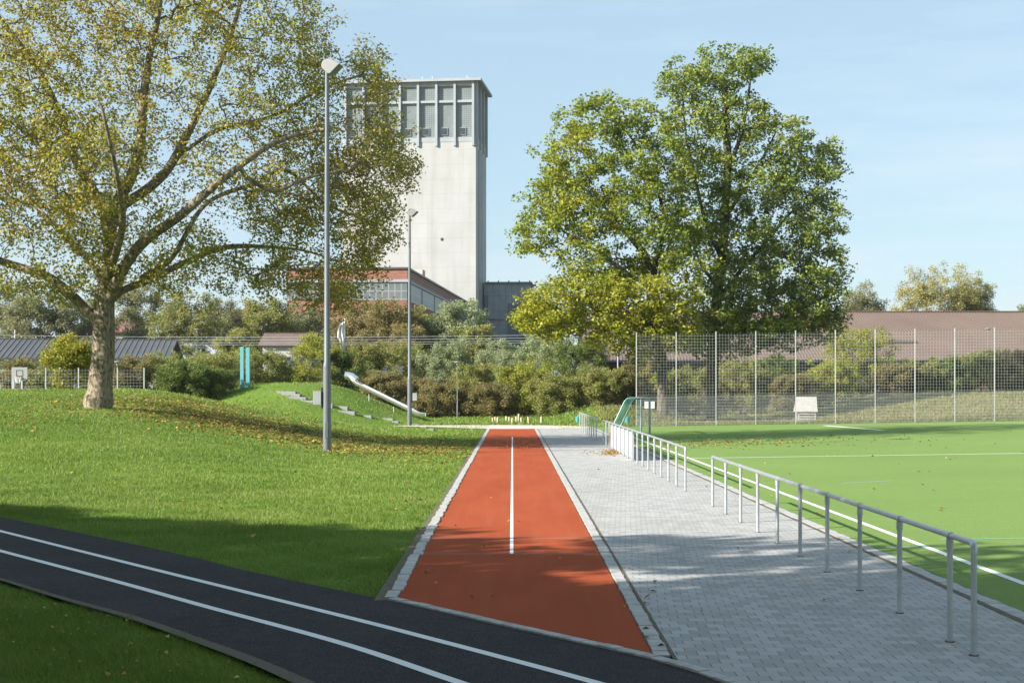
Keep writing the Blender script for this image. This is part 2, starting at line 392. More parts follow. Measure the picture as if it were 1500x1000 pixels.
def g0(px, py):            # pixel -> flat ground
    Y = F * H / (py - VY); return ((px - VX) * Y / F, Y)
def excat(P, d0, d1):
    c = catmull([np.array(p, float) for p in P]); return np.array(extend([*c], d0, d1))
def catmull(P, n=8):
    P = [np.array(p, float) for p in P]; P = [2*P[0]-P[1]] + P + [2*P[-1]-P[-2]]; o = []
    for i in range(1, len(P) - 2):
        for k in range(n):
            t = k / n; a, b, c, d = P[i-1:i+3]
            o.append(.5*((2*b)+(-a+c)*t+(2*a-5*b+4*c-d)*t*t+(-a+3*b-3*c+d)*t**3))
    o.append(P[-2]); return np.array(o)
def ribbon(name, A, B, z, mat, zf=None):
    A = np.asarray(A); B = np.asarray(B); n = len(A)
    v = [(a[0], a[1], z) for a in A] + [(b[0], b[1], z) for b in B]
    f = [(i, i+1, n+i+1, n+i) for i in range(n - 1)]
    m = MB(); m.add(v, f); o = m.build(name, mat); o['kind'] = 'structure'
    o.data.update()
    return o
def extend(P, d0, d1):
    P = [np.array(p, float) for p in P]
    a = P[0] + (P[0]-P[1]) / np.linalg.norm(P[0]-P[1]) * d0; b = P[-1] + (P[-1]-P[-2]) / np.linalg.norm(P[-1]-P[-2]) * d1
    return [a] + P + [b]
up_px = [(0,756),(167,790),(277,814),(367,836),(500,864),(580,881),(760,922),(957,966),(1060,1000)]
l1_px = [(0,777),(200,827),(500,901),(633,935),(793,977),(870,998)]
l2_px = [(0,806),(167,850),(300,887),(500,941),(677,1000)]
lo_px = [(0,847),(100,877),(200,904),(300,938),(383,968),(460,1001)]
UP = excat([g0(*p) for p in up_px], 25, 14); LO = excat([g0(*p) for p in lo_px], 25, 14)
def resamp(P, n=90):
    d = np.r_[0, np.cumsum(np.linalg.norm(np.diff(P, axis=0), axis=1))]; t = np.linspace(0, d[-1], n)
    return np.stack([np.interp(t, d, P[:, 0]), np.interp(t, d, P[:, 1])], 1)
UPr, LOr = resamp(UP), resamp(LO)
tag(ribbon('asphalt_path', LOr, UPr, -.004, M['asphalt']), 'dark asphalt path crossing in front of the running track')
def offs(P, d):
    T = np.gradient(P, axis=0); T /= np.linalg.norm(T, axis=1)[:, None]; N = np.stack([-T[:, 1], T[:, 0]], 1)
    return P + N * d
for nm, pts in (('path_marking', l1_px), ('path_marking', l2_px)):
    P = resamp(excat([g0(*p) for p in pts], 25, 10), 160)
    ribbon(nm, offs(P, -.06), offs(P, .06), 0.0, M['white_line'])
# gravel verge and low kerb along the near edge of the path
gv = resamp(excat([g0(*p) for p in lo_px], 2, 10))
wv = .05 + .10 * sst(0, .6, np.linspace(0, 1, 90))
T = np.gradient(gv, axis=0); T /= np.linalg.norm(T, axis=1)[:, None]; Nn = np.stack([-T[:, 1], T[:, 0]], 1)
ribbon('path_verge', gv - Nn * wv[:, None], gv + Nn * .03, .004, M['gravel'])

# running track
yL = lambda x: np.interp(x, UPr[:, 0], UPr[:, 1])
xs = np.linspace(-1.41, 1.36, 16); m = MB()
near = [(x, float(yL(x)) + .16) for x in xs]; farp = [(x, 88.8) for x in xs]
rows = 40
vs = []; fs = []
for k in range(rows + 1):
    t = k / rows
    for (a, b), (c, d) in zip(near, farp): vs.append((a, b + (d - b) * t, 0.002))
for k in range(rows):
    for i in range(15): n0 = k * 16 + i; fs.append((n0, n0 + 1, n0 + 17, n0 + 16))
m.add(vs, fs); tag(m.build('running_track', M['track']), 'two lane red rubber sprint track', None, None, 'structure')
m = MB(); m.add([(-.045, 22.2, .006), (.012, 22.2, .006), (.012, 74.2, .006), (-.045, 74.2, .006)], [(0,1,2,3)])
tag(m.build('track_marking', M['white_line']), None, None, None, 'structure')
for y in (24.5, 22.17):
    m = MB(); m.add([(-1.40, y - .012, .0065), (1.35, y - .012, .0065), (1.35, y + .012, .0065), (-1.40, y + .012, .0065)], [(0,1,2,3)])
    tag(m.build('track_marking', M['kerb']), None, None, None, 'structure')
# kerbs: single stones with open joints
def stones(name, P0, P1, wid, ln, z, hgt_, jit, seed, gap=.012):
    r = random.Random(seed); m = MB(); L = hypot(P1[0]-P0[0], P1[1]-P0[1]); a = atan2(P1[1]-P0[1], P1[0]-P0[0]); s = 0
    while s < L:
        l = min(ln * r.uniform(.85, 1.15), L - s + .01)
        cx = P0[0] + cos(a) * (s + l/2) - sin(a) * r.uniform(-jit, jit); cy = P0[1] + sin(a) * (s + l/2) + cos(a) * r.uniform(-jit, jit)
        m.rbox((cx, cy, z + r.uniform(-.004, .004) - hgt_/2), (l - gap, wid * r.uniform(.92, 1.05), hgt_), a + r.uniform(-.02, .02)); s += l
    return m
def strip(name, x0, x1, y0, y1, z, mat, n=30):
    v = []; f = []
    for k in range(n + 1):
        y = y0 + (y1 - y0) * k / n; v += [(x0, y, z), (x1, y, z)]
    f = [(2*k, 2*k+1, 2*k+3, 2*k+2) for k in range(n)]
    m = MB().add(v, f); return tag(m.build(name, mat), None, None, None, 'structure')
b = stones('k', (-1.495, 17.55), (-1.495, 88.8), .155, .30, .022, .08, .02, 1)
o = b.build('track_kerb', M['kerb'], bevel=.008); tag(o, 'pale stone kerb between lawn and running track', None, None, 'structure')
b = stones('k', (1.45, 13.75), (1.45, 88.8), .155, .21, .018, .08, .004, 2, .008); 
o = b.build('track_kerb', M['kerb'], bevel=.006); tag(o, 'narrow stone kerb between running track and paving', None, None, 'structure')
strip('kerb_joint', 1.535, 1.575, 13.5, 88.8, .008, M['kerb_dirt'])
strip('kerb_joint', -1.70, -1.40, 17.4, 88.8, -.002, M['kerb_dirt'])
# kerb row along the path in front of track and paving
idx = (UPr[:, 0] > -1.9) & (UPr[:, 0] < 3.2); KP = resamp(UPr[idx], 34); m = MB()
for k in range(33):
    a = atan2(*(KP[k+1] - KP[k])[::-1]); c = (KP[k] + KP[k+1]) / 2; l = np.linalg.norm(KP[k+1] - KP[k])
    m.rbox((c[0] - sin(a) * .08, c[1] + cos(a) * .08, -.02 + random.Random(k).uniform(-.004, .004)), (l - .014, .13, .08), a)
tag(m.build('path_kerb', M['kerb'], bevel=.006), 'kerb stones between asphalt path and running track', None, None, 'structure')
ribbon('kerb_joint', offs(KP, .0), offs(KP, .19), .0, M['kerb_dirt'])
# paving
PE = lambda y: 5.66 - .0085 * (y - 10)          # edge against the pitch
v = []; f = []; NX, NY = 12, 60
for k in range(NY + 1):
    for i in range(NX + 1):
        x = 1.565 + (PE(20) - 1.565) * i / NX; yn = float(yL(min(x, UPr[:,0].max()))) + .17
        if x > UPr[-1, 0] - .3: yn = 2.0
        yn = max(yn, 3.0); y = yn + (92.0 - yn) * (k / NY) ** 1.3
        x = 1.565 + (PE(y) - 1.565) * i / NX
        v.append((x, y, .004))
for k in range(NY):
    for i in range(NX): n0 = k * (NX + 1) + i; f.append((n0, n0 + 1, n0 + NX + 2, n0 + NX + 1))
m = MB().add(v, f); tag(m.build('paving', M['paver']), 'grey block paving beside the running track', None, None, 'structure')
b = stones('k', (PE(8) + .17, 8), (PE(92) + .17, 92), .20, .32, .018, .08, .006, 3)
tag(b.build('pitch_kerb', M['kerb'], bevel=.006), 'pale kerb between paving and artificial pitch', None, None, 'structure')
m = MB().add([(PE(8) - .01, 8, .010), (PE(8) + .09, 8, .010), (PE(92) + .09, 92, .010), (PE(92) - .01, 92, .010)], [(0,1,2,3)])
tag(m.build('kerb_joint', M['kerb_dirt']), None, None, None, 'structure')
# pale gravel path behind the track end
m = MB(); A = catmull([(-8, 95.2), (-5, 92.6), (-1.6, 89.0), (1.5, 89.0), (4.9, 90.6)], 8); B = catmull([(-8, 95.9), (-4.6, 97.3), (0, 97.6), (3, 96.5), (5.2, 93.5)], 8)
n = len(A); vv = [(p[0], p[1], hz(p[0], p[1]) + .022) for p in A] + [(p[0], p[1], hz(p[0], p[1]) + .022) for p in B]
ff = []
K = 6; vv = []
for i in range(n):
    for k in range(K + 1):
        p = A[i] + (B[i] - A[i]) * k / K; vv.append((p[0], p[1], max(hz(*p), -.02) + .03))
for i in range(n - 1):
    for k in range(K): n0 = i * (K + 1) + k; ff.append((n0, n0 + K + 1, n0 + K + 2, n0 + 1))
tag(m.add(vv, ff).build('gravel_path', M['sand']), 'pale gravel path behind the end of the track', None, None, 'structure')
# pitch
PX = lambda y: PE(y) + .27
pz = lambda x: .012 + .015 * max(0, x - 5.5)
def pitch_sheet(name, quad, dz, mat, nx=1, ny=1):
    (a, b_, c, d) = [np.array(p, float) for p in quad]; v = []; f = []
    for j in range(ny + 1):
        for i in range(nx + 1):
            p = (a + (b_ - a) * i / nx) * (1 - j / ny) + (d + (c - d) * i / nx) * (j / ny); v.append((p[0], p[1], pz(p[0]) + dz))
    for j in range(ny):
        for i in range(nx): n0 = j * (nx + 1) + i; f.append((n0, n0 + 1, n0 + nx + 2, n0 + nx + 1))
    return tag(MB().add(v, f).build(name, mat), None, None, None, 'structure')
o = pitch_sheet('pitch', [(PX(0), 0), (75, 0), (75, 92.6), (PX(92.6), 92.6)], 0, M['turf'], 40, 20); o['label'] = 'bright green artificial turf pitch'
LX = lambda y: 6.86 - .0088 * y
pitch_sheet('pitch_line', [(LX(4) - .06, 4), (LX(4) + .06, 4), (LX(88) + .06, 88), (LX(88) - .06, 88)], .005, M['white_line'], 1, 8)
pitch_sheet('pitch_line', [(LX(52), 51.5), (75, 51.2), (75, 51.36), (LX(52), 51.66)], .005, M['pitch_line'], 8)
a, b_ = g0(1205, 628), g0(1268, 634.5)
pitch_sheet('pitch_line', [(19.2, 88.2), (19.6, 88.2), (20.6, 78.4), (20.2, 78.4)], .005, M['pitch_line'], 1)
pitch_sheet('pitch_line', [(19.2, 88.2), (75, 87.2), (75, 87.36), (19.2, 88.36)], .005, M['pitch_line'], 8)
pitch_sheet('pitch_line', [(7.2, 23.9), (60, 24.4), (60, 24.45), (7.2, 23.95)], .006, M['blue_line'], 4)
pitch_sheet('pitch_line', [(LX(38)+2.2, 37.6), (LX(38)+3.7, 38.3), (LX(38)+3.7, 38.36), (LX(38)+2.2, 37.66)], .006, M['blue_line'], 1)
pitch_sheet('pitch_line', [(6.02, 22.9), (6.55, 22.9), (6.55, 22.97), (6.02, 22.97)], .006, M['white_line'], 1)

# ------------------------------------------------------------------ grass blades and fallen leaves
def in_lawn(x, y):
    ok = (x < -1.60 - .05 * np.sin(y * 9) - .05 * np.sin(y * 3.1)) & (y < 125)
    up = np.interp(x, UPr[:, 0], UPr[:, 1]); lo = np.interp(x, LOr[:, 0], LOr[:, 1])
    wob = .05 * np.sin(x * 7) + .04 * np.sin(x * 17)
    return ok & ((y > up - .02 + wob) | (y < lo - .07 + wob))
def blades(n, y0, y1, hmin, hmax, wd, seed, xr=None, test=in_lawn):
    r = np.random.default_rng(seed)
    y = y0 * (y1 / y0) ** r.random(n)           # density falls off with distance, as seen
    x = (-.40 + .42 * r.random(n)) * y if xr is None else xr[0] + (xr[1] - xr[0]) * r.random(n)
    k = test(x, y); x, y = x[k], y[k]; n = len(x)
    z = hgt(x, y) - .03
    s = np.clip(y / 26, .7, 3.2) ** .75
    tf = sum(np.sin(x * a_ + y * b_ + c_) for a_, b_, c_ in ((1.9, 1.1, .3), (-1.3, 2.3, 1.7), (3.7, -2.9, .9), (5.3, 4.1, 2.2), (-.6, .5, 4.))) / 5
    h = (hmin + (hmax - hmin) * r.random(n) ** 1.5) * s ** .5 * (1 + .9 * tf); w = wd * s * (.7 + .6 * r.random(n)); a = r.random(n) * 2 * pi
    lean = h * (.2 + .9 * r.random(n)); b = r.random(n) * 2 * pi
    P = np.stack([x, y, z], 1)
    D = np.stack([np.cos(a) * w / 2, np.sin(a) * w / 2, 0 * a], 1)
    Tt = P + np.stack([np.cos(b) * lean, np.sin(b) * lean, h + .012], 1)
    v = np.stack([P - D, P + D, Tt], 1).reshape(-1, 3)
    return v
v = np.concatenate([blades(300000, 12, 38, .03, .085, .011, 1), blades(300000, 28, 75, .03, .08, .013, 2), blades(80000, 75, 124, .03, .09, .02, 3)])
tag(mesh_np('grass', v, np.arange(len(v)).reshape(-1, 3), M['blade']), 'short mown grass of the lawn', None, None, 'stuff')
def right_test(x, y):
    return ((x > 5.4) & (y > 93.4)) | ((x <= 5.4) & (y > 98)) 
v = blades(90000, 93, 130, .05, .16, .03, 4, (-6, 46), right_test); cx_ = v.reshape(-1, 3, 3)[:, 0, 0]; vg = v.reshape(-1, 9)[cx_ < 6.5].reshape(-1, 3); v = v.reshape(-1, 9)[cx_ >= 6.5].reshape(-1, 3)
tag(mesh_np('grass', vg, np.arange(len(vg)).reshape(-1, 3), M['blade']), 'grass between the track end and the shrubs', None, None, 'stuff')
tag(mesh_np('grass', v, np.arange(len(v)).reshape(-1, 3), M['blade_dry']), 'rough grass beyond the pitch fence', None, None, 'stuff')

def flat_leaves(P, size, seed, up=.025):
    r = np.random.default_rng(seed); n = len(P); P = P + np.array([0, 0, up])
    a = r.random(n) * 2 * pi; s = size * (.6 + .8 * r.random(n)); t = (r.random((n, 2)) - .5) * .9
    u = np.stack([np.cos(a), np.sin(a), t[:, 0]], 1) * s[:, None]; q_ = np.stack([-np.sin(a), np.cos(a), t[:, 1]], 1) * s[:, None]
    z = np.array([0, 0, 1.]) * (s * .25)[:, None]
    v = np.stack([P - u * .5, P + q_ * .42 + z, P + u * .55, P - q_ * .42 + z], 1).reshape(-1, 3)
    return v
def scatter_px(blobs, seed):
    r = np.random.default_rng(seed); X = []; Y = []
    for (x, y, sx, sy, n, ang) in blobs:
        a, b = r.normal(0, sx, n), r.normal(0, sy, n); X.append(x + a * cos(R(ang)) - b * sin(R(ang))); Y.append(y + a * sin(R(ang)) + b * cos(R(ang)))
    X, Y = np.concatenate(X), np.concatenate(Y); k = Y > 571; P, ok = pxg(X[k], Y[k], 130); return P[ok]
P = scatter_px([(300, 612, 90, 10, 2600, 8), (420, 633, 80, 9, 2400, 12), (560, 650, 70, 8, 1800, 7), (660, 655, 40, 8, 700, 3), (260, 590, 60, 7, 900, 3), (110, 590, 60, 8, 400, -3), (330, 600, 170, 14, 600, 5), (480, 720, 200, 40, 50, 5), (40, 610, 50, 12, 160, 0)], 5)
P = P[in_lawn(P[:, 0], P[:, 1])]
v = flat_leaves(P, .11, 5, .02); tag(mesh_np('fallen_leaves', v, np.arange(len(v)).reshape(-1, 4), M['leaf_fall']), 'yellow and brown leaves fallen on the lawn under the plane tree', None, None, 'stuff')
P = scatter_px([(150, 930, 150, 40, 110, 15), (60, 900, 60, 30, 40, 0)], 6); P = P[in_lawn(P[:, 0], P[:, 1])]
v = flat_leaves(P, .048, 6, .02); tag(mesh_np('fallen_leaves', v, np.arange(len(v)).reshape(-1, 4), M['leaf_fall']), 'scattered brown leaves on the dark grass before the path', None, None, 'stuff')
def scatter_flat(blobs, seed, test, zf, size, label):
    r = np.random.default_rng(seed); L = []
    for (x, y, sx, sy, n) in blobs:
        px, py = x + r.normal(0, sx, n), y + r.normal(0, sy, n); k = py > 600; px, py = px[k], py[k]
        Yg = F * H / (py - VY); L.append(np.stack([(px - VX) * Yg / F, Yg], 1))
    P = np.concatenate(L); P = P[[bool(test(*p)) for p in P]]
    P = np.c_[P, [zf(p[0]) for p in P]]
    v = flat_leaves(P, size, seed, .012); tag(mesh_np('fallen_leaves', v, np.arange(len(v)).reshape(-1, 4), M['leaf_fall']), label, None, None, 'stuff')
scatter_flat([(1050, 651, 60, 3.5, 420), (1200, 650, 90, 4, 200), (1180, 690, 200, 40, 36), (1330, 655, 120, 15, 40)], 8, lambda x, y: x > PX(y) + .1 and y < 92, pz, .095, 'brown leaves scattered over the artificial pitch')
scatter_flat([(895, 663, 7, 2.2, 420), (862, 662, 14, 3, 40), (760, 652, 22, 4, 90), (700, 800, 60, 60, 14), (1000, 790, 120, 70, 12), (950, 890, 10, 40, 8), (830, 625, 25, 2, 160)], 9, lambda x, y: -1.3 < x < PE(y) - .05 and y > yL(x) + .3 and y < 97, lambda x: .012, .07, 'dry leaves lying on the track and the paving')

# ------------------------------------------------------------------ trees
def leaves(P, n_each, spread, size, seed, flat=.6, droop=0.):
    r = np.random.default_rng(seed)
    C = np.repeat(P, n_each, axis=0); n = len(C)
    d = r.normal(size=(n, 3)); d /= np.linalg.norm(d, axis=1)[:, None]
    C = C + d * (spread * r.random(n) ** .5)[:, None] * np.array([1, 1, .8]); C[:, 2] -= droop * r.random(n)
    nrm = r.normal(size=(n, 3)); nrm[:, 2] = np.abs(nrm[:, 2]) + flat; nrm /= np.linalg.norm(nrm, axis=1)[:, None]
    t = r.normal(size=(n, 3)); t -= (t * nrm).sum(1)[:, None] * nrm; t /= np.linalg.norm(t, axis=1)[:, None]; b = np.cross(nrm, t)
    s = size * (.55 + .75 * r.random(n))
    fold = (.10 + .25 * r.random(n)) * s
    v0 = C - t * (s * .5)[:, None]; v2 = C + t * (s * .55)[:, None]
    v1 = C + b * (s * .42)[:, None] + nrm * fold[:, None]; v3 = C - b * (s * .42)[:, None] + nrm * fold[:, None]
    return np.stack([v0, v1, v2, v3], 1).reshape(-1, 3)

def grow(limbs, attr, step=.7, seed=0, tip=.012, power=2.35, up=.12):
    """limbs: list of (points, r0, r1); every attractor is reached by a branch from the nearest wood"""
    r = np.random.default_rng(seed)
    P = []; par = []; R0 = []
    for pts, r0, r1 in limbs:
        pts = np.asarray(pts, float); c = catmull3(pts, step)
        rad = np.linspace(r0, r1, len(c))
        if P:
            d = np.linalg.norm(np.array(P) - c[0], axis=1); prev = int(d.argmin()); start = 1 if d[prev] < .25 else 0
        else: prev = -1; start = 0
        for k in range(start, len(c)):
            P.append(c[k]); par.append(prev); R0.append(rad[k]); prev = len(P) - 1
    nb = len(P); cap = nb + len(attr) * 14
    A = np.zeros((cap, 3)); A[:nb] = P; n = nb; par = par + [0] * (cap - nb); R0 = R0 + [0.] * (cap - nb)
    base = A[0].copy(); trunk_free = base[2] + .0
    dist = np.array([np.linalg.norm(A[:nb] - a, axis=1).min() for a in attr]); order = np.argsort(dist)
    tips = []
    for k in order:
        a = attr[k]; d = A[:n] - a; cost = np.sqrt((d ** 2).sum(1)) + .35 * np.clip(A[:n, 2] - a[2], 0, 3)
        j = int(cost.argmin()); s = A[j].copy(); L = np.linalg.norm(a - s); m_ = max(1, min(13, int(ceil(L / step))))
        pd = A[j] - A[par[j]] if par[j] >= 0 else np.array([0, 0, 1.]); pd = pd / (np.linalg.norm(pd) + 1e-6)
        mid = (s + a) / 2 + pd * L * .16 + np.array([0, 0, up * L]) + r.normal(size=3) * L * .06
        prev = j
        for q_ in range(1, m_ + 1):
            t = q_ / m_; A[n] = (1-t)**2 * s + 2*t*(1-t) * mid + t*t * a + (r.normal(size=3) * step * .07 if q_ < m_ else 0)
            par[n] = prev; prev = n; n += 1
        tips.append(prev)
    A = A[:n]; par = np.array(par[:n]); R0 = np.array(R0[:n])
    rp = np.zeros(n); ch = [[] for _ in range(n)]
    for i in range(n):
        if par[i] >= 0: ch[par[i]].append(i)
    order = np.argsort(-np.array(depth(par)))
    for i in order:
        if not ch[i]: rp[i] = tip ** power
        if par[i] >= 0: rp[par[i]] += rp[i]
    rad = rp ** (1 / power)
    rad = np.where(R0 > 0, R0, rad)
    for i in range(nb, n):
        rad[i] = min(rad[i], .82 * rad[par[i]] if par[i] < nb else rad[par[i]])
    return A, par, ch, rad, np.array(tips), nb

def depth(par):
    d = np.zeros(len(par), int)
    for i in range(len(par)):
        if par[i] >= 0: d[i] = d[par[i]] + 1
    return d

def catmull3(P, step):
    P = np.asarray(P, float)
    if len(P) == 2: n = max(2, int(np.linalg.norm(P[1]-P[0]) / step)); return P[0] + (P[1]-P[0]) * np.linspace(0, 1, n + 1)[:, None]
    c = catmull(list(P), 10); d = np.r_[0, np.cumsum(np.linalg.norm(np.diff(c, axis=0), axis=1))]
    n = max(3, int(d[-1] / step)); t = np.linspace(0, d[-1], n + 1)
    return np.stack([np.interp(t, d, c[:, k]) for k in range(3)], 1)

def wood(A, par, ch, rad, name, mat, parent, flare=0., zmin=None):
    n = len(A); used = np.zeros(n, bool); m_v = []; m_f = []; off = 0
    stack = [i for i in range(n) if par[i] < 0]
    starts = [(i, -1) for i in stack]
    while starts:
        i, p = starts.pop()
        chain = [p, i] if p >= 0 else [i]
        k = i
        while ch[k]:
            c = sorted(ch[k], key=lambda q_: -rad[q_])
            for o_ in c[1:]: starts.append((o_, k))
            chain.append(c[0]); k = c[0]
        if len(chain) < 2: continue
        P = A[chain]; rr = rad[chain].copy()
        if p >= 0: rr[0] = min(rr[0], rr[1] * 1.25)
        s = 12 if rr.max() > .25 else 8 if rr.max() > .1 else 5 if rr.max() > .04 else 3
        T = np.gradient(P, axis=0); T /= np.linalg.norm(T, axis=1)[:, None] + 1e-9
        ref = np.array([.3, .9, .1]) if abs(T[0][2]) > .6 else np.array([0, 0, 1.])
        U = np.cross(T, ref); U /= np.linalg.norm(U, axis=1)[:, None] + 1e-9; W = np.cross(T, U)
        a = np.arange(s) * 2 * pi / s
        rj = rr[:, None] * np.ones(s)[None, :]
        if rr.max() > .25: rj = rj * (1 + .07 * np.sin(a * 3 + 1)[None, :] + .05 * np.sin(a * 5 + np.arange(len(P))[:, None] * .4))
        V_ = P[:, None, :] + rj[:, :, None] * (np.cos(a)[None, :, None] * U[:, None, :] + np.sin(a)[None, :, None] * W[:, None, :])
        m_v.append(V_.reshape(-1, 3)); L = len(P)
        ii, jj = np.meshgrid(np.arange(L - 1), np.arange(s), indexing='ij'); kk = (jj + 1) % s
        m_f.append((np.stack([ii*s+jj, ii*s+kk, (ii+1)*s+kk, (ii+1)*s+jj], -1).reshape(-1, 4)) + off); off += L * s
    return mesh_np(name, np.concatenate(m_v), np.concatenate(m_f), mat, parent, smooth=True)

def lobes_px(lobes, Zc, seed, shell=.45):
    """attractors in ellipsoid lobes given as (px, py, rx, ry, dz, rz, n); depth in metres about Zc"""
    r = np.random.default_rng(seed); L = []
    for (px, py, rx, ry, dz, rz, n) in lobes:
        d = r.normal(size=(n, 3)); d /= np.linalg.norm(d, axis=1)[:, None]; rad_ = (shell + (1 - shell) * r.random(n)) ** .6
        d *= rad_[:, None] * (1 + .18 * r.normal(size=n))[:, None]
        k = (Zc + dz) / F
        L.append(np.stack([(px - VX + d[:, 0] * rx) * k, Zc + dz + d[:, 1] * rz, H - (py - VY + d[:, 2] * ry) * k], 1))
    return np.concatenate(L)

def make_tree(name, base, limbs, attr, leafmat, barkmat, label, n_each, spread, size, seed, step=.7, group=None, droop=0., tip=.012, inner=.25, cat='tree', flat=.6, power=2.35):
    base = np.array(base); root = thing(name, tuple(base), label, cat, group)
    A, par, ch, rad, tips, nb = grow([(np.asarray(p) - base, a, b) for p, a, b in limbs], attr - base, step, seed, tip, power)
    wood(A, par, ch, rad, 'trunk', barkmat, root)
    r = np.random.default_rng(seed + 1); thin = [i for i in range(nb, len(A)) if rad[i] < .03 and r.random() < inner]
    P = np.concatenate([A[tips], A[thin]]) if thin else A[tips]
    v = leaves(P, n_each, spread, size, seed + 2, flat, droop)
    mesh_np('crown', v, np.arange(len(v)).reshape(-1, 4), leafmat, root)
    return root

# --- plane tree (trunk at Z 60)
Z1 = 60.0
def p1(x, y, dz=0): dz = dz + 4 * float(sst(300, 460, x)); k = (Z1 + dz) / F; return ((x - VX) * k, Z1 + dz, H - (y - VY) * k)
tb = p1(143, 603); tb = (tb[0], tb[1], hz(tb[0], tb[1]) - .15)
limbs = [
 ([tb, p1(144, 592), p1(147, 560), p1(151, 520), p1(152, 480), p1(153, 445), p1(155, 425)],   .52, .42),
 ([tb, p1(144, 594), p1(146, 580), p1(148, 562)], .72, .46),
 ([p1(153, 440), p1(166, 425, -.3), p1(185, 385, -.8), p1(215, 350, -1.2), p1(262, 318, -2), p1(300, 285, -2.6), p1(345, 248, -3.2), p1(395, 213, -3.6), p1(440, 196, -4), p1(475, 190, -4.5)], .27, .07),
 ([p1(155, 428), p1(160, 380, .5), p1(163, 330, .8), p1(178, 302, 1), p1(215, 278, 1.4), p1(248, 245, 2), p1(275, 195, 2.4), p1(302, 140, 3), p1(325, 85, 3.6), p1(345, 30, 4), p1(360, -30, 4.5)], .29, .07),
 ([p1(163, 320, .8), p1(175, 290, .5), p1(192, 260, .2), p1(206, 210, 0), p1(210, 150, -.4), p1(218, 90, -.8), p1(232, 20, -1), p1(240, -60, -1)], .26, .08),
 ([p1(160, 345, .6), p1(150, 305, .5), p1(130, 270, .2), p1(112, 235, 0), p1(92, 180, -.5), p1(60, 110, -1), p1(25, 60, -1.4), p1(-30, -10, -2)], .26, .08),
 ([p1(151, 470), p1(130, 458, .2), p1(105, 432, .4), p1(70, 405, .6), p1(35, 393, .8), p1(-10, 378, 1), p1(-70, 350, 1.2), p1(-150, 315, 1.5), p1(-220, 260, 2)], .23, .07),
 ([p1(154, 450), p1(180, 425, .6), p1(215, 412, 1.2), p1(270, 385, 2), p1(330, 362, 3), p1(400, 362, 4), p1(450, 368, 4.6), p1(500, 385, 5)], .17, .04),
 ([p1(152, 420), p1(140, 392, 2), p1(100, 350, 4.5), p1(50, 300, 7), p1(0, 240, 9)], .20, .06),
 ([p1(155, 410), p1(170, 370, -2), p1(180, 320, -4.5), p1(170, 250, -7), p1(150, 160, -8.5)], .20, .06),
 ([p1(345, 248, -3.2), p1(400, 280, -4), p1(450, 260, -4), p1(510, 250, -3)], .10, .05),
 ([p1(262, 228, 2.2), p1(320, 190, 2), p1(400, 170, 1), p1(470, 130, 0), p1(530, 110, 0)], .10, .05),
 ([p1(200, 410, 1), p1(250, 380, -1), p1(300, 300, -1), p1(370, 270, 1), p1(420, 250, 2), p1(480, 300, 3), p1(560, 330, 3)], .12, .05),
]
lob = [  # px, py, rx, ry, dz, rz, n
 (60, 60, 150, 110, 0, 7, 420), (200, 20, 130, 110, 0, 8, 330), (60, 200, 130, 90, 0, 8, 300), (180, 190, 90, 90, 0, 8, 170),
 (340, 20, 120, 100, 1, 7, 250), (440, 40, 60, 60, 1, 4, 90), (330, 150, 110, 90, 0, 7, 180), (420, 140, 80, 80, 0, 6, 120),
 (40, 310, 110, 70, 0, 8, 210), (150, 350, 80, 60, 0, 8, 130), (-130, 150, 150, 180, -2, 8, 1000), (-120, 330, 130, 90, -1, 7, 560), (-60, -80, 200, 80, -1, 7, 300), (120, -200, 260, 110, 0, 7, 420), (150, -300, 160, 70, 0, 6, 180), (120, 260, 110, 90, -4.5, 4, 160), (0, 200, 110, 100, -5, 4, 160), (230, -90, 200, 70, 0, 7, 220),
 (340, 260, 100, 60, 0, 6, 110), (440, 240, 70, 70, 0, 6, 120), (470, 110, 50, 60, 0, 4, 90), (480, 210, 45, 60, 0, 4, 80), (470, 300, 50, 50, 0, 4, 80), (400, 300, 60, 60, 0, 5, 70), (545, 150, 45, 75, 0, 4, 110), (560, 215, 48, 60, 0, 4, 130), (520, 260, 60, 65, 0, 5, 150), (550, 320, 50, 60, 0, 4, 130), (515, 375, 55, 70, 0, 5, 160), (595, 250, 26, 30, 0, 2, 40),
 (430, 330, 75, 60, 0, 6, 120), (400, 405, 85, 45, 1, 5, 150), (490, 430, 55, 40, 0, 4, 110), (300, 375, 60, 45, 0, 5, 80), (240, 330, 60, 60, 0, 6, 70), (235, 405, 50, 30, 0, 4, 60), (120, 410, 70, 28, 0, 5, 70), (50, 420, 60, 30, 0, 5, 60), (545, 90, 40, 22, 0, 3, 40)]
lob = [(a, b, c, d, e + 4 * float(sst(300, 460, a)), min(f, 7 if a < 400 else 4), n) for a, b, c, d, e, f, n in lob]
make_tree('plane_tree', tb, limbs, lobes_px(lob, Z1, 11, .1), M['leaf_plane'], M['plane_bark'], 'large plane tree with flaking trunk and thin autumn crown on the lawn', 12, .44, .128, 21, .5, None, .12, .010, .45, flat=.2)

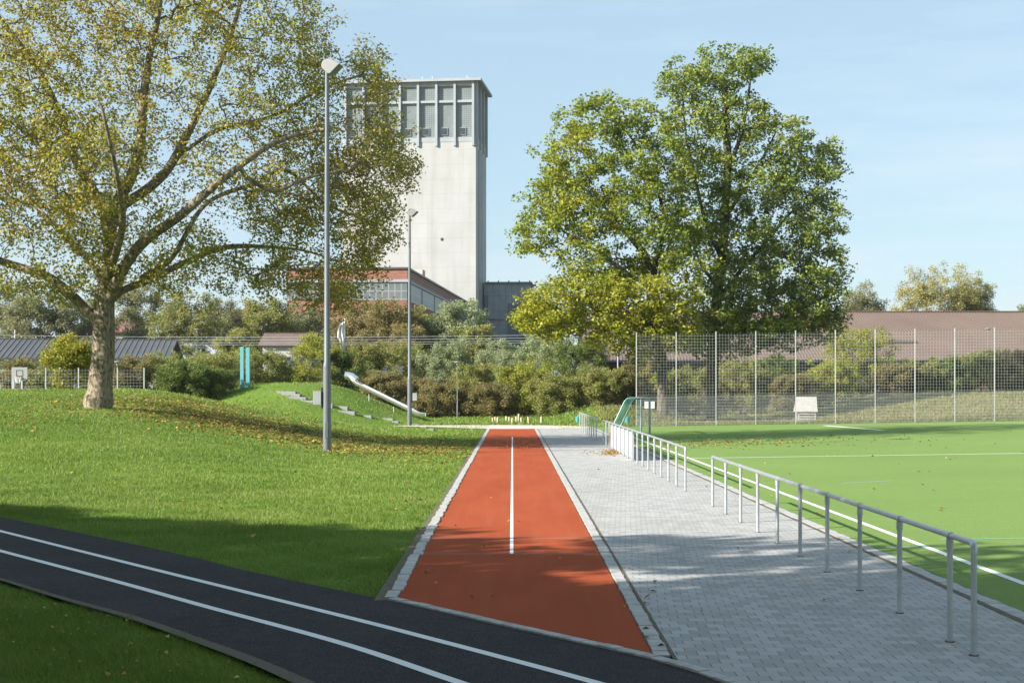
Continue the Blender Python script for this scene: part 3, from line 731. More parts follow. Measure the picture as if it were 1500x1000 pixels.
# --- two oaks behind the ball fence (Z 108 and 112)
def oak(Zc, bx, lob, limbs_px, leafm, label, seed, r0, ne):
    k = Zc / F
    def pp(x, y, dz=0): return ((x - VX) * k, Zc + dz, H - (y - VY) * k)
    b = pp(bx, 617); b = (b[0], Zc, hz(b[0], Zc) - .1)
    L = [([b] + [pp(*p) for p in limbs_px[0]], r0, r0 * .55)] + [([pp(*p) for p in l], r0 * .40, r0 * .12) for l in limbs_px[1:]]
    return make_tree('oak_tree', b, L, lobes_px(lob, Zc, seed, .35), leafm, M['oak_bark'], label, ne, .62, .235, seed, .8, 'pair of oaks behind the ball fence', 0, .016, .30, flat=.4)
oak(108., 971, [
 (875, 175, 58, 42, 0, 3.5, 110), (925, 190, 40, 40, 0, 3, 60), (838, 235, 50, 45, 0, 3.5, 90), (815, 290, 50, 40, 0, 3.5, 90), (905, 260, 65, 50, -1, 4, 120), (790, 335, 42, 38, 0, 3, 70), (860, 320, 65, 45, -1, 4.5, 120),
 (940, 320, 55, 55, -2, 4, 110), (850, 375, 55, 26, -1, 4, 50), (975, 250, 45, 55, -1, 3, 70), (1000, 390, 40, 45, -3, 3, 70), (820, 445, 62, 42, -1, 4, 150), (875, 425, 60, 40, -2, 4, 130), (930, 440, 65, 45, -3, 4, 150), (985, 455, 45, 45, -3, 3, 90), (770, 470, 22, 18, -1, 2, 26), (905, 490, 45, 24, -2, 3, 50), (950, 500, 30, 45, -1, 2.5, 60), (1005, 330, 35, 40, -2, 2, 45), (860, 478, 48, 22, -1, 3, 50), (985, 490, 40, 25, -2, 3, 50), (790, 465, 36, 30, -1, 2.5, 45), (915, 402, 48, 22, 1.5, 3, 44), (960, 380, 40, 26, 2.5, 2.5, 40)],
 [[(971, 560), (968, 500), (962, 440), (958, 400)], [(958, 402), (940, 375, -1), (915, 345, -1.5), (880, 300, -1), (845, 250, 0)], [(959, 405), (965, 370), (975, 330), (960, 270), (930, 210), (905, 180)], [(962, 430), (930, 410, -1), (890, 385, -2), (840, 350, -1), (800, 325)], [(966, 480), (920, 470, -2), (870, 450, -2), (815, 445)], [(962, 415), (985, 350, 1), (1000, 300, 1), (1000, 260, 1)], [(958, 402), (945, 360, 2), (900, 320, 2.5), (860, 280, 2)]],
 M['leaf_oak_y'], 'yellowing oak with low golden boughs, left one of the pair', 31, .45, 23)
oak(112., 1044, [
 (1060, 105, 55, 35, 0, 3.5, 110), (1000, 125, 38, 35, 0, 3, 60), (1105, 90, 25, 25, 0, 2, 30), (1010, 185, 55, 50, 0, 4, 110), (1080, 170, 60, 40, 0, 4, 90), (1130, 210, 55, 45, 0, 4, 110), (1030, 250, 55, 45, 0, 4.5, 100), (1175, 265, 50, 45, 0, 4, 110), (1215, 235, 30, 30, 0, 2.5, 40), (1100, 280, 60, 45, -1, 4, 110),
 (1200, 320, 38, 40, 0, 3.5, 80), (1150, 340, 55, 40, -1, 4, 100), (1080, 350, 55, 45, -1, 4, 110), (1205, 385, 38, 35, 0, 3.5, 70), (1140, 405, 60, 40, -1, 4, 130), (1070, 420, 55, 45, -2, 4, 130), (1190, 440, 48, 38, 0, 4, 110), (1120, 465, 65, 35, -1, 4, 130), (1050, 475, 45, 35, -2, 3, 90), (1215, 465, 22, 20, 0, 2, 30), (1020, 330, 40, 50, -1, 3, 60), (1090, 500, 55, 25, 0, 3, 60), (1150, 488, 50, 24, 0, 3, 60), (1205, 482, 32, 22, 0, 2.5, 36), (1030, 505, 45, 22, -1, 3, 46)],
 [[(1044, 560), (1046, 500), (1050, 440), (1058, 380), (1062, 320), (1066, 250), (1064, 180), (1062, 120)], [(1050, 440), (1080, 400, -1), (1115, 360, -1), (1160, 310), (1200, 270)], [(1047, 480), (1090, 455, -1), (1140, 430, -1), (1190, 410)], [(1058, 380), (1035, 330), (1020, 270), (1005, 200), (1000, 140)], [(1062, 320), (1095, 270, 1), (1125, 220, 1), (1140, 190, 1)], [(1052, 420), (1025, 390, -1), (1010, 350, -1)], [(1064, 260), (1085, 190, -1), (1095, 130, -1), (1100, 90)]],
 M['leaf_oak_g'], 'tall dark green oak, right one of the pair behind the fence', 37, .48, 22)

# --- bushes and smaller trees
def bush(px, ytop, wpx, Z, leafm, label, seed, ybase=None, dens=1., size=.20, name='shrub', cat='shrub', trunk=False, group='shrubs along the back of the grounds', round_=False):
    r = np.random.default_rng(seed); k = Z / F; X = (px - VX) * k
    gz = hz(X, Z) if ybase is None else max(hz(X, Z), H - (ybase - VY) * k)
    gz = hz(X, Z)
    top = H - (ytop - VY) * k; h = top - gz; w_ = wpx * k / 2
    root = thing(name, (X, Z, gz - .05), label, cat, group)
    n = max(20, int(46 * dens)); L = []
    z0 = h * (.38 if trunk else .06)
    while len(L) < n:
        u = r.uniform(-1, 1, 3)
        zz = (u[2] + 1) / 2; prof = sqrt(max(0., 1 - (abs(zz - .42) / .62) ** 2.2)) if not round_ else sqrt(max(0, 1 - u[2] ** 2))
        rr = hypot(u[0], u[1])
        if rr > prof or rr < prof * .35 * r.random(): continue
        L.append((u[0] * w_ * (1 + .1 * r.normal()), u[1] * min(w_, 2.6) , z0 + zz * (h - z0) * (1 + .08 * r.normal())))
    if not trunk:                               # straggling shoots above the body of the shrub
        for _ in range(16): L.append((r.uniform(-.85, .85) * w_, r.uniform(-1, 1), h * r.uniform(.70, 1.0)))
    att = np.array(L); att = np.concatenate([att, att + r.normal(0, .40, att.shape)]); att[:, 2] = np.minimum(att[:, 2], (h - .2) * (.74 + .30 * r.random(len(att))))
    if trunk: limbs = [([(0, 0, 0), (.1, 0, h * .3), (0, .1, h * .6)], .05 + .012 * h, .03)]
    else: limbs = [([(0, 0, 0), (.3 * i, .1 * i, h * .25), (.22 * w_ * i, .1, h * .5)], .045, .015) for i in (-1, 0, 1)]
    A, par, ch, rad, tips, nb = grow(limbs, att, .8, seed, .008, 2.3)
    wood(A, par, ch, rad, 'trunk' if trunk else 'stem', M['twig'], root)
    v = leaves(A[tips], 120 if not trunk else 100 if Z < 200 else 60, (.24 * min(2.2, max(1., w_ * .55)) + .32) * (1 if trunk else .78), size, seed, .3, .1)
    mesh_np('crown' if trunk else 'foliage', v, np.arange(len(v)).reshape(-1, 4), leafm, root)
    return root
LD, LO_, LR, LS, LL, LG, LB, LF = M['leaf_dark'], M['leaf_olive'], M['leaf_rust'], M['leaf_silver'], M['leaf_lime'], M['leaf_gold'], M['leaf_birch'], M['leaf_far']
bush(104, 486, 66, 98, LG, 'small golden maple with a dense round crown beside the plane tree trunk', 100, trunk=True, name='maple_tree', cat='tree', group=None, dens=1.6, round_=True, size=.16)
B = [ # px, ytop, width, Z, mat, label
 (30, 525, 70, 104, LR, 'russet shrub behind the basketball hoop'), (70, 535, 50, 103, LO_, 'low olive shrub between the hoop and the golden maple'),
 (150, 530, 60, 106, LO_, 'olive shrub behind the golden maple and the plane trunk'), (190, 520, 50, 106, LR, 'brown shrub in front of the grey metal roof'),
 (232, 514, 62, 110, LO_, 'olive shrub at the gable end of the grey roofed hall'), (268, 526, 66, 106, LD, 'dark green shrub next to the end of the low fence'),
 (318, 510, 80, 118, LO_, 'bushy olive shrub left of the turquoise gate'), (300, 538, 60, 108, LD, 'low dark shrub behind the crest left of the turquoise gate'), (385, 505, 72, 122, LO_, 'broad olive shrub directly right of the turquoise gate'),
 (425, 530, 46, 128, LD, 'dark shrub low behind the mound and left of the near mast'), (462, 487, 66, 126, LL, 'yellow green bushy tree behind the near light mast'), (505, 512, 52, 126, LD, 'dark green shrub below the white flag'),
 (545, 500, 62, 134, LO_, 'olive shrub above the steel slide'), (562, 545, 50, 124, LR, 'russet shrub rising behind the middle of the slide'), (600, 548, 55, 128, LR, 'russet shrub behind the foot of the far mast'),
 (600, 500, 60, 138, LO_, 'olive tree sized shrub behind the far mast'), (648, 495, 68, 136, LS, 'grey green willow shrub behind the small path lamp'), (690, 530, 60, 128, LO_, 'olive shrub just right of the small path lamp'),
 (640, 560, 70, 124, LR, 'low russet shrub behind the small path lamp'), (715, 560, 60, 124, LR, 'low russet shrub behind the left timber stumps'), (738, 492, 70, 136, LS, 'silvery willow shrub in front of the dark grey annex'),
 (768, 528, 64, 126, LL, 'yellow tinged shrub behind the timber stumps'), (806, 476, 66, 134, LS, 'pale willow shrub under the golden oak bough'), (812, 548, 60, 122, LO_, 'olive shrub behind the rightmost timber stump'),
 (792, 503, 84, 141, LO_, 'dense olive shrub behind the stumps, under the tip of the golden bough'), (850, 488, 74, 128, LD, 'tall dark green shrub under the yellow oak'), (880, 535, 66, 122, LO_, 'olive shrub behind the small grass mound'), (922, 528, 60, 124, LR, 'russet shrub left of the ball fence'),
 (955, 540, 50, 124, LL, 'yellow green shrub behind the first fence panel'), (1010, 535, 66, 126, LO_, 'olive shrub between the two oak trunks'), (1085, 525, 70, 126, LO_, 'olive shrub right of the darker oak trunk'),
 (1140, 520, 62, 128, LD, 'dark shrub behind the slatted hut'), (1160, 545, 50, 124, LR, 'russet shrub above the roof of the slatted hut'), (1215, 525, 60, 126, LL, 'lime shrub just right of the slatted hut'),
 (1262, 478, 86, 130, LL, 'tall pointed yellow green tree in front of the brown roof'), (1312, 530, 56, 128, LR, 'russet shrub right of the pointed yellow green tree'), (1352, 527, 60, 130, LO_, 'olive shrub under the eaves of the brown roof'),
 (1395, 522, 58, 130, LD, 'dark green shrub before the brown roofed hall, third from the right edge'), (1438, 512, 66, 130, LO_, 'olive shrub at the foot of the lamp by the brown roof'), (1490, 512, 64, 128, LR, 'russet shrub at the right end of the ball fence'),
 (1545, 515, 64, 128, LO_, 'olive shrub past the right edge of the fence'),
]
for i, (px, yt, wp, Z, mt, lb) in enumerate(B):
    bush(px, yt, wp * 1.2, Z, mt, lb, 200 + i, dens=1.6, size=.125)
# trees farther back
T_ = [
 (-20, 400, 120, 178, LF, 'hazy olive tree at the left edge beyond the grey roof'), (55, 420, 100, 172, LF, 'hazy tree above the grey roof left of the plane trunk'), (215, 410, 100, 180, LF, 'hazy tree behind the gable of the grey roof'),
 (120, 430, 90, 175, LF, 'hazy tree behind the plane tree trunk'), (275, 425, 90, 172, LO_, 'olive tree between the grey roof gable and the pink roofed house'), (330, 440, 70, 190, LF, 'hazy tree left of the pink roofed house'),
 (395, 430, 86, 176, LO_, 'olive tree between the two far houses'), (350, 470, 70, 160, LO_, 'olive tree above the turquoise gate'), (440, 445, 70, 182, LF, 'hazy tree left of the red brick hall'),
 (530, 440, 80, 168, LR, 'russet tree in front of the red brick hall'), (572, 432, 84, 160, LR, 'russet and green tree left of the far light mast'), (625, 442, 70, 164, LO_, 'olive tree just right of the far mast in front of the tower'),
 (668, 436, 84, 162, LS, 'spreading grey green willow at the foot of the concrete tower'), (600, 470, 60, 155, LR, 'russet tree crossed by the far mast'), (700, 468, 60, 158, LO_, 'olive tree at the right corner of the tower foot'),
 (1372, 386, 116, 215, LB, 'pale yellow birch showing above the brown roof'), (1425, 398, 56, 218, LB, 'narrower pale birch right behind the yellow one'), (1262, 414, 62, 205, LF, 'small airy tree above the left end of the brown roof'), (1505, 448, 50, 215, LF, 'treetop peeping over the brown roof at the right edge'), (790, 430, 50, 250, LF, 'bare looking grey tree between the annex and the yellow oak')]
for i, (px, yt, wp, Z, mt, lb) in enumerate(T_):
    bush(px, yt, wp * 1.1, Z, mt, lb, 300 + i, dens=2.0 if Z < 200 else 5., size=.21, name='tree', cat='tree', trunk=True, group='trees beyond the grounds')

# --- row of trees behind the viewer's left shoulder, whose shade lies over the foreground
def shade_tree(loc, h, w_, seed, label, dens=1.):
    r = np.random.default_rng(seed); L = []
    n = int(420 * dens)
    while len(L) < n:
        u = r.uniform(-1, 1, 3)
        if (u ** 2).sum() > 1 or (u ** 2).sum() < .08: continue
        L.append((u[0] * w_, u[1] * w_, h * .62 + u[2] * h * .38))
    b = np.array(loc); att = np.array(L) + b
    limbs = [([b, b + (0, 0, h * .2), b + (.2, .1, h * .5), b + (0, 0, h * .85)], .35, .08)]
    return make_tree('unseen_lime_tree', b, limbs, att, M['leaf_oak_g'], M['oak_bark'], label, 36, .75, .34, seed, .9, 'lime trees beside the path', 0, .014, .2)
S1 = shade_tree((-38.0, 17.4, -.05), 15., 5.6, 51, 'dense unseen lime tree shading the foreground', 2.2)
for (tx_, ty_, rz) in ((-8, 28.6, 1.), (-5, 26.6, 2.1), (-2.4, 25.6, 3.3), (-1.8, 21.4, 5.5), (-1.2, 18.6, 4.1), (1.6, 16.6, 5.0), (5.2, 15.6, .6), (9.2, 15., 2.2), (12.5, 17.8, 1.5), (-12.5, 32., 3.9), (-17, 36.5, 2.7), (-22, 40.5, 5.7)):
    c = copy_tree(S1); c.location = (tx_ - 26.8, ty_ - 12.6, -.05); c.rotation_euler = (0, 0, rz)
for (x, y, rz) in ((-13, -9, .4), (-5.5, -11, 1.7), (2.5, -11.5, 2.6), (10.5, -10, 3.8), (-21, -8, 5.1), (-30, -2, 4.4)):  # added behind the camera, out of view, to block skylight on the foreground
    c = copy_tree(S1); c.location = (x, y, -.05); c.rotation_euler = (0, 0, rz); c.scale = (1.35, 1.35, 1.35)
S2 = shade_tree((1. - 26.8, 26.4 - 12.6, -.05), 15., 4.6, 57, 'thinly leaved lime tree beside the path', .22)
for (tx_, ty_, rz) in ((5.5, 24.5, 1.3), (9.5, 22.5, 2.9)):
    c = copy_tree(S2); c.location = (tx_ - 26.8, ty_ - 12.6, -.05); c.rotation_euler = (0, 0, rz)

# ------------------------------------------------------------------ railings
RX = lambda y: 4.56 - .0066 * y
def railing(ys, label, boards=None):
    y0 = ys[0]; root = thing('railing', (RX(y0), y0, 0), label, 'railing', 'steel railings along the pitch')
    ox = RX(y0); hr = 1.09
    for k, y in enumerate(ys):
        m = MB(); x = RX(y) - ox; yy = y - y0; corner = k in (0, len(ys) - 1)
        m.tube([(x, yy, -.02), (x, yy, hr - .05)], .030, 12)
        p = m.build('post', M['galv'], root, True)
        c = MB()
        if not corner:
            c.tube([(x, yy, hr - .125), (x, yy, hr - .035)], .038, 12)
            c.tube([(x - .0066 * -.045, yy - .045, hr), (x - .0066 * .045, yy + .045, hr)], .038, 12)
        else:
            sgn = 1 if k == 0 else -1
            c.tube([(x, yy, hr - .10), (x, yy, hr - .05), (x, yy + sgn * .012, hr - .015), (x, yy + sgn * .045, hr + .0005), (x, yy + sgn * .085, hr + .0005)], .036, 12)
        c.build('fitting', M['galv'], p, True)
        b = MB(); b.tube([(x, yy, -.002), (x, yy, .012)], .05, 12); b.build('foot_collar', M['kerb_dirt'], p, True)
    m = MB(); m.tube([(0, .03, hr), (RX(ys[-1]) - ox, ys[-1] - y0 - .03, hr)], .030, 12); m.build('top_rail', M['galv'], root, True)
    return root
near_y = [13.78, 14.52] + [16.36 + 1.826 * k for k in range(9)]
railing(near_y, 'long galvanised railing in the foreground beside the paving')
mid_y = [35.6 + 1.826 * k for k in range(17)]
railing(mid_y, 'middle galvanised railing carrying the white boards')
railing([69.8 + 1.9 * k for k in range(9)], 'far galvanised railing near the end of the paving')
for k in range(6):
    y = mid_y[8] + 1.826 * k + .05; x = RX(y) + .045
    m = MB(); m.rbox((0, .86, .52), (.012, 1.70, .92), 0)
    nm = ['nearest white board on the railing', 'second white board on the railing, next to the nearest', 'third white board on the middle railing', 'fourth white board on the middle railing', 'violet tinted board on the railing beside the peach one', 'peach printed board farthest along the middle railing'][k]
    root = tag(m.build('perimeter_board', M['board'] if k < 4 else M['printv'] if k == 4 else M['print']), nm, 'board', 'boards hung on the railing'); root.location = (x, y, .0)
    c = MB(); 
    for yy in (.15, 1.55): c.rbox((-.035, yy, .98), (.075, .03, .05), 0)
    c.build('clip', M['galv'], root)

# ------------------------------------------------------------------ ball fence
def fence_post_xy(k):
    t = k; x = 8.08 + 2.60 * t; return x, 92.9
def mesh_panel(x0, x1, y, z0, hgt_, z1=None):
    v = []; m = MB(); L = x1 - x0
    n = int(L / .1)
    n += n % 2
    for i in range(1, n):
        x = x0 + L * i / n; m.box(x - .003, x + .003, y - .003, y + .003, z0 + .04, z0 + (hgt_ if i % 2 == 0 else min(hgt_, 2.0)))
    z = .06
    while z < hgt_:
        for dy in (-.009, .009): m.box(x0 + .02, x1 - .02, y + dy - .004, y + dy + .004, z0 + z - .004, z0 + z + .004)
        z += .2
    return m
root = thing('ball_fence', (8.08, 92.9, 0), 'tall galvanised mesh ball fence along the far side of the pitch', 'fence')
for k in range(13):
    x = 2.60 * k; z = pz(8.08 + x); m = MB(); m.box(x - .03, x + .03, -.03, .03, z - .05, z + 6.08)
    m.box(x - .04, x + .04, -.04, .04, z + 6.08, z + 6.10)
    m.build('post', M['galv_wire'], root)
for k in range(12):
    x = 2.60 * k; z = pz(8.08 + x); m = mesh_panel(x + .04, x + 2.56, -.045, z, 6.0)
    zz = .12                                    # ball-rebound height: closer mesh
    while zz < 1.98:
        m.box(x + .04, x + 2.56, -.060, -.052, z + zz - .004, z + zz + .004); zz += .1
    m.build('mesh_panel', M['galv_wire'], root)

# low sports-court fence and hoop on the left
root = thing('court_fence', at(211, 570, 92)[:2] + (0,), 'low galvanised mesh fence of the basketball court on the left', 'fence')
fx = [at(p, 570, 92)[0] for p in (211, 172, 115, 67, 18, -32, -82)]; ox = fx[0]; zb = hz(fx[2], 92)
for k, x in enumerate(fx):
    m = MB(); m.box(x - ox - .035, x - ox + .035, -.035, .035, -.2, 3.86); m.build('post', M['galv_wire'], root)
for a, b in zip(fx[1:], fx[:-1]):
    mesh_panel(a - ox + .04, b - ox - .04, -.045, .02, 3.78).build('mesh_panel', M['galv_wire'], root)
hx = at(29, 0, 91)[0]; root = thing('basketball_hoop', (hx, 91, hz(hx, 91)), 'grey basketball board with orange hoop at the left edge', 'hoop')
gz = hz(hx, 91)
m = MB(); m.rbox((0, 0, 3.14 - gz + .36), (.98, .04, .76)); m.build('backboard', M['box_grey'], root)
m = MB()
for a in (((-.22, .22), (3.30, 3.34)), ((-.22, .22), (3.66, 3.70))): m.box(a[0][0], a[0][1], -.028, -.0225, a[1][0] - gz, a[1][1] - gz)
for x in (-.22, .18): m.box(x, x + .04, -.028, -.0225, 3.34 - gz, 3.66 - gz)
m.build('target_square', M['dark'], root)
m = MB(); m.tube([(.23 * cos(a), -.36 + .23 * sin(a), 3.28 - gz) for a in np.linspace(0, 2 * pi, 20)], .015, 6, False); m.rbox((0, -.06, 3.28 - gz), (.12, .12, .08)); rim = m.build('rim', M['orange'], root)
m = MB()
for a in np.linspace(0, 2 * pi, 13)[:-1]:
    m.tube([(.22 * cos(a), -.36 + .22 * sin(a), 3.27 - gz), (.12 * cos(a + .3), -.36 + .12 * sin(a + .3), 2.85 - gz)], .008, 4)
    m.tube([(.22 * cos(a), -.36 + .22 * sin(a), 3.27 - gz), (.12 * cos(a - .3), -.36 + .12 * sin(a - .3), 2.85 - gz)], .008, 4)
m.build('net', M['fabric'], rim)
for x in (-.42, .10):
    m = MB(); m.box(x - .05, x + .05, .05, .15, -.1, 3.3 - gz); m.build('post', M['galv_wire'], root)

# ------------------------------------------------------------------ training goal parked by the railing
gX, gY0, gY1 = 7.26, 75.4, 80.4; gz = pz(7.26)
root = thing('football_goal', (gX, (gY0 + gY1) / 2, gz), 'teal framed football goal with green net standing by the railing', 'goal')
dy = (gY1 - gY0) / 2
for s in (-1, 1):
    m = MB(); m.tube([(0, s * dy, 0), (0, s * dy, 1.98)], .06, 12); m.build('goalpost', M['teal'], root, True)
    m = MB(); m.tube([(0, s * dy, 1.96), (-.55, s * dy, 1.97), (-.78, s * dy, 1.93), (-.93, s * dy, 1.78), (-1.75, s * dy, .05)], .035, 10); m.build('stanchion', M['teal'], root, True)
    m = MB(); m.tube([(0, s * dy, .04), (-1.75, s * dy, .04)], .035, 8); m.build('base_bar', M['teal'], root, True)
m = MB(); m.tube([(0, -dy, 1.94), (0, dy, 1.94)], .06, 12); m.build('crossbar', M['teal'], root, True)
m = MB(); m.tube([(-1.75, -dy, .05), (-1.75, dy, .05)], .035, 8); m.build('base_bar', M['teal'], root, True)
m = MB(); prof = [(-.03, 1.93), (-.55, 1.93), (-.78, 1.89), (-.93, 1.74), (-1.72, .08)]
prof = catmull3(np.array([(a, 0, b) for a, b in prof]), .14)
for y in np.arange(-dy, dy + .01, .14): m.tube([(p[0], y, p[2]) for p in prof], .004, 3, False)
for p in prof: m.tube([(p[0], -dy, p[2]), (p[0], dy, p[2])], .004, 3, False)
for s in (-1, 1):
    for z in np.arange(.14, 1.9, .14):
        xb = np.interp(z, [.08, 1.74, 1.93], [-1.72, -.93, -.55]); m.tube([(-.03, s * dy, z), (xb, s * dy, z)], .004, 3, False)
    for x in np.arange(-.14, -1.7, -.14):
        zt = np.interp(-x, [.55, .78, .93, 1.72], [1.93, 1.89, 1.74, .08]); m.tube([(x, s * dy, .05), (x, s * dy, zt)], .004, 3, False)
m.build('net', M['net'], root)
for px, lb in ((947, 'white notice on the fence behind the goal, left of its near post'), (956, 'white notice on the fence behind the goal, right of its near post')):
    x, y, z = at(px, 593, 92.8); m = MB(); m.rbox((0, 0, 0), (.27, .012, .46)); o = tag(m.build('notice', M['board'], None, False, .004), lb, 'sign', 'white notices on the ball fence'); o.location = (x, y - .02, z)

# ------------------------------------------------------------------ floodlight masts, lamps
def mast(px, py, Z, hm, label, box_side, head_dir):
    X = (px - VX) * Z / F; gz = hz(X, Z)
    root = thing('floodlight_mast', (X, Z, gz), label, 'light mast', 'floodlight masts')
    m = MB(); m.tube([(0, 0, -.2), (0, 0, 3.2), (0, 0, 3.28), (0, 0, 3.4), (0, 0, hm * .6), (0, 0, hm)], [.155, .15, .148, .118, .10, .072], 16); m.build('pole', M['lamp_grey'], root, True)
    m = MB(); m.tube([(0, 0, -.05), (0, 0, .03)], .19, 16); m.build('base_flange', M['lamp_grey'], root)
    # head: rounded back at the pole, flat glass tilted down towards the pitch
    prof = [(-.17, -.05), (-.20, .12), (-.12, .30), (.02, .40), (.22, .42), (.42, .34), (.80, .12), (.30, -.34), (.18, -.36)]
    v = []; n = len(prof)
    for s in (-.30, .30): v += [(a * .74, s * .8, hm + b * .74) for a, b in prof]
    f = [tuple(range(n)), tuple(range(2 * n - 1, n - 1, -1))] + [(i, n + i, n + (i + 1) % n, (i + 1) % n) for i in range(n)]
    hd = thing('x', (0, 0, 0), None, None); bpy.data.objects.remove(hd)
    h = MB().add(v, f).build('lamp_head', M['lamp_white'], root, False, .02); h.rotation_euler = (0, 0, head_dir)
    g = MB(); d = Vector((.80 - .30, 0, .12 + .34)).normalized(); nrm = Vector((d.z, 0, -d.x)); c = Vector((.55 * .74, 0, hm - .11 * .74)) + nrm * .006
    q = [c + d * a * .215 + Vector((0, b * .205, 0)) for a, b in ((-1,-1),(1,-1),(1,1),(-1,1))]
    q2 = [p + nrm * .012 for p in q]
    g.add(q + q2, [(0,3,2,1),(4,5,6,7),(0,1,5,4),(1,2,6,5),(2,3,7,6),(3,0,4,7)]); gl = g.build('lamp_glass', M['lamp_glass'], h)
    m = MB(); m.rbox((box_side * .36, -.02, 2.02), (.30, .22, .52)); cb = m.build('control_box', M['box_grey'], root, False, .01)
    m = MB(); m.rbox((box_side * .185, -.01, 2.02), (.05, .12, .80)); m.build('mounting_rail', M['dark'], cb)
    m = MB(); m.box(-.05, .05, -.165, -.14, .5, 1.1); m.build('access_door', M['lamp_grey'], root)
    return root
mast(479, 657, 54.3, 14.6, 'tall grey floodlight mast nearest the viewer, in front of the mound', -1, -.25)
mast(600, 615, 97.4, 14.6, 'farther grey floodlight mast at the foot of the slide', 1, -.15)
def path_lamp(px, ybase, ytop, Z, label):
    X = (px - VX) * Z / F; gz = hz(X, Z); top = H - (ytop - VY) * Z / F - gz
    root = thing('path_lamp', (X, Z, gz), label, 'lamp post', 'small lamp posts')
    m = MB(); m.tube([(0, 0, -.1), (0, 0, 1.2), (0, 0, 1.25), (0, 0, top)], [.06, .06, .045, .04], 10); m.build('pole', M['lamp_grey'], root, True)
    m = MB(); m.tube([(0, 0, top - .02), (0, 0, top + .08), (0, 0, top + .14)], [.10, .28, .24], 16); h = m.build('lamp_shade', M['lamp_white'], root, True)
    m = MB(); m.tube([(0, 0, top - .12), (0, 0, top - .021)], [.06, .09], 12); m.build('diffuser', M['box_grey'], h, True)
path_lamp(670, 613, 532, 116, 'thin path lamp standing on the grass before the shrubs')
path_lamp(289, 560, 484, 130, 'small white topped lamp among shrubs left of the turquoise gate')
path_lamp(172, 570, 532, 93, 'short lamp right behind the plane tree trunk')
path_lamp(1447, 590, 483, 134, 'grey lamp post in front of the brown roof')
# ------------------------------------------------------------------ slide, steps, gate on the mound
zf = lambda p: hz(p[0], p[1])
top = np.array(at(512, 560, 110.5)); bot = np.array((at(610, 617, 108.4)[0], 108.4, 0.0)); bot[2] = hz(bot[0], bot[1]) + .30
pts = [top + (-.35, .05, .20), top + (.15, 0, .12)]
for t in np.linspace(.12, .93, 9): pts.append(top + (bot - top) * t + np.array([0, 0, -.0 * sin(pi * t)]))
pts += [bot + (.2, -.03, -.10), bot + (.7, -.1, -.14)]
P = catmull3(np.array(pts), .25)
root = thing('slide', tuple(P[len(P)//2] * np.array([1,1,0])), 'stainless steel trough slide running down the right flank of the mound', 'slide')
off = np.array(root.location)
def trough(P, a0, a1, ro, ri, n=14):
    T = np.gradient(P, axis=0); T /= np.linalg.norm(T, axis=1)[:, None]; S = np.cross(T, [0, 0, 1.]); S /= np.linalg.norm(S, axis=1)[:, None]; N = np.cross(S, T)
    an = np.linspace(a0, a1, n); ring = []
    for r_, aa in ((ro, an), (ri, an[::-1])):
        for a in aa: ring.append((cos(a) * r_, sin(a) * r_))
    ring = np.array(ring); k = len(ring)
    V = P[:, None, :] + ring[None, :, :1] * S[:, None, :] + ring[None, :, 1:] * N[:, None, :]
    f = [(i*k+j, i*k+(j+1)%k, (i+1)*k+(j+1)%k, (i+1)*k+j) for i in range(len(P)-1) for j in range(k)]
    f += [tuple(range(k))[::-1], tuple((len(P)-1)*k + j for j in range(k))]
    return V.reshape(-1, 3), f
v, f = trough(P - off + (0, 0, .30), pi + -.15, 2 * pi + .15, .26, .235); MB().add(v, f).build('chute', M['steel'], root, True)
for s in (-1, 1):
    T = np.gradient(P, axis=0); S = np.cross(T, [0, 0, 1.]); S /= np.linalg.norm(S, axis=1)[:, None]
    m = MB(); m.tube(P - off + S * .26 * s + (0, 0, .33), .035, 8); m.build('side_rail', M['steel'], root, True)
Ph = P[:5] - off + (0, 0, .30); v, f = trough(Ph, -.15, pi + .15, .34, .315); MB().add(v, f).build('hood', M['steel'], root, True)
for q_ in (.3, .6):
    p = P[int(len(P) * q_)] - off; gz = hz(*(P[int(len(P) * q_)][:2])); m = MB(); m.tube([(p[0], p[1], gz - .2), (p[0], p[1], p[2] - .15)], .04, 8); m.build('support', M['galv'], root, True)
st = [(420, 575, 30), (427, 579, 29), (436, 583.5, 28), (455, 588.5, 27), (476, 593, 26), (498, 597.5, 26), (507, 604, 29), (537, 610, 17), (568.5, 614.5, 17), (580, 618.5, 10), (609, 623, 12), (621, 626.5, 9), (632, 630, 9)]
slab_lb = ['topmost stone step on the mound below the turquoise gate', 'second stone step from the top of the mound', 'third stone step from the mound top', 'fourth stone step, just left of the near mast', 'stone step hidden partly behind the near mast', 'stone step emerging right of the near mast', 'long stone step right of the near mast, lower of two', 'short pale step alone on the mound flank below the slide', 'pale step left of the far mast, larger of two', 'small step beside the pale one left of the far mast', 'pale step right below the far mast', 'small step between the far mast and the track', 'lowest and smallest stone step near the track']
pp, _ = pxg([s[0] for s in st], [s[1] for s in st])
for (px, py, wd), p, lb in zip(st, pp, slab_lb):
    w_ = wd * p[1] / F; m = MB(); m.rbox((0, 0, -.06), (w_, .45, .30), 0, 0, 0)
    o = tag(m.build('stone_step', M['slab'], None, False, .015), lb, 'step', 'stone steps on the mound'); o.location = tuple(p); o.rotation_euler = (0, .03, -.2)
p = at(359, 569, 110); gx_, gyy = p[0], 110; root = thing('turquoise_gate', (gx_, gyy, hz(gx_, gyy)), 'narrow turquoise gate of two tall boards on the mound', 'gate')
tz = H - (508 - VY) * 110 / F - hz(gx_, gyy)
for x, w_ in ((-.22, .27), (.22, .29)):
    m = MB(); m.box(x - w_/2, x + w_/2, -.15 if x < 0 else -.10, .15 if x < 0 else .2, -.2, tz - (0 if x < 0 else .06)); m.build('upright', M['turq'], root, False, .01)
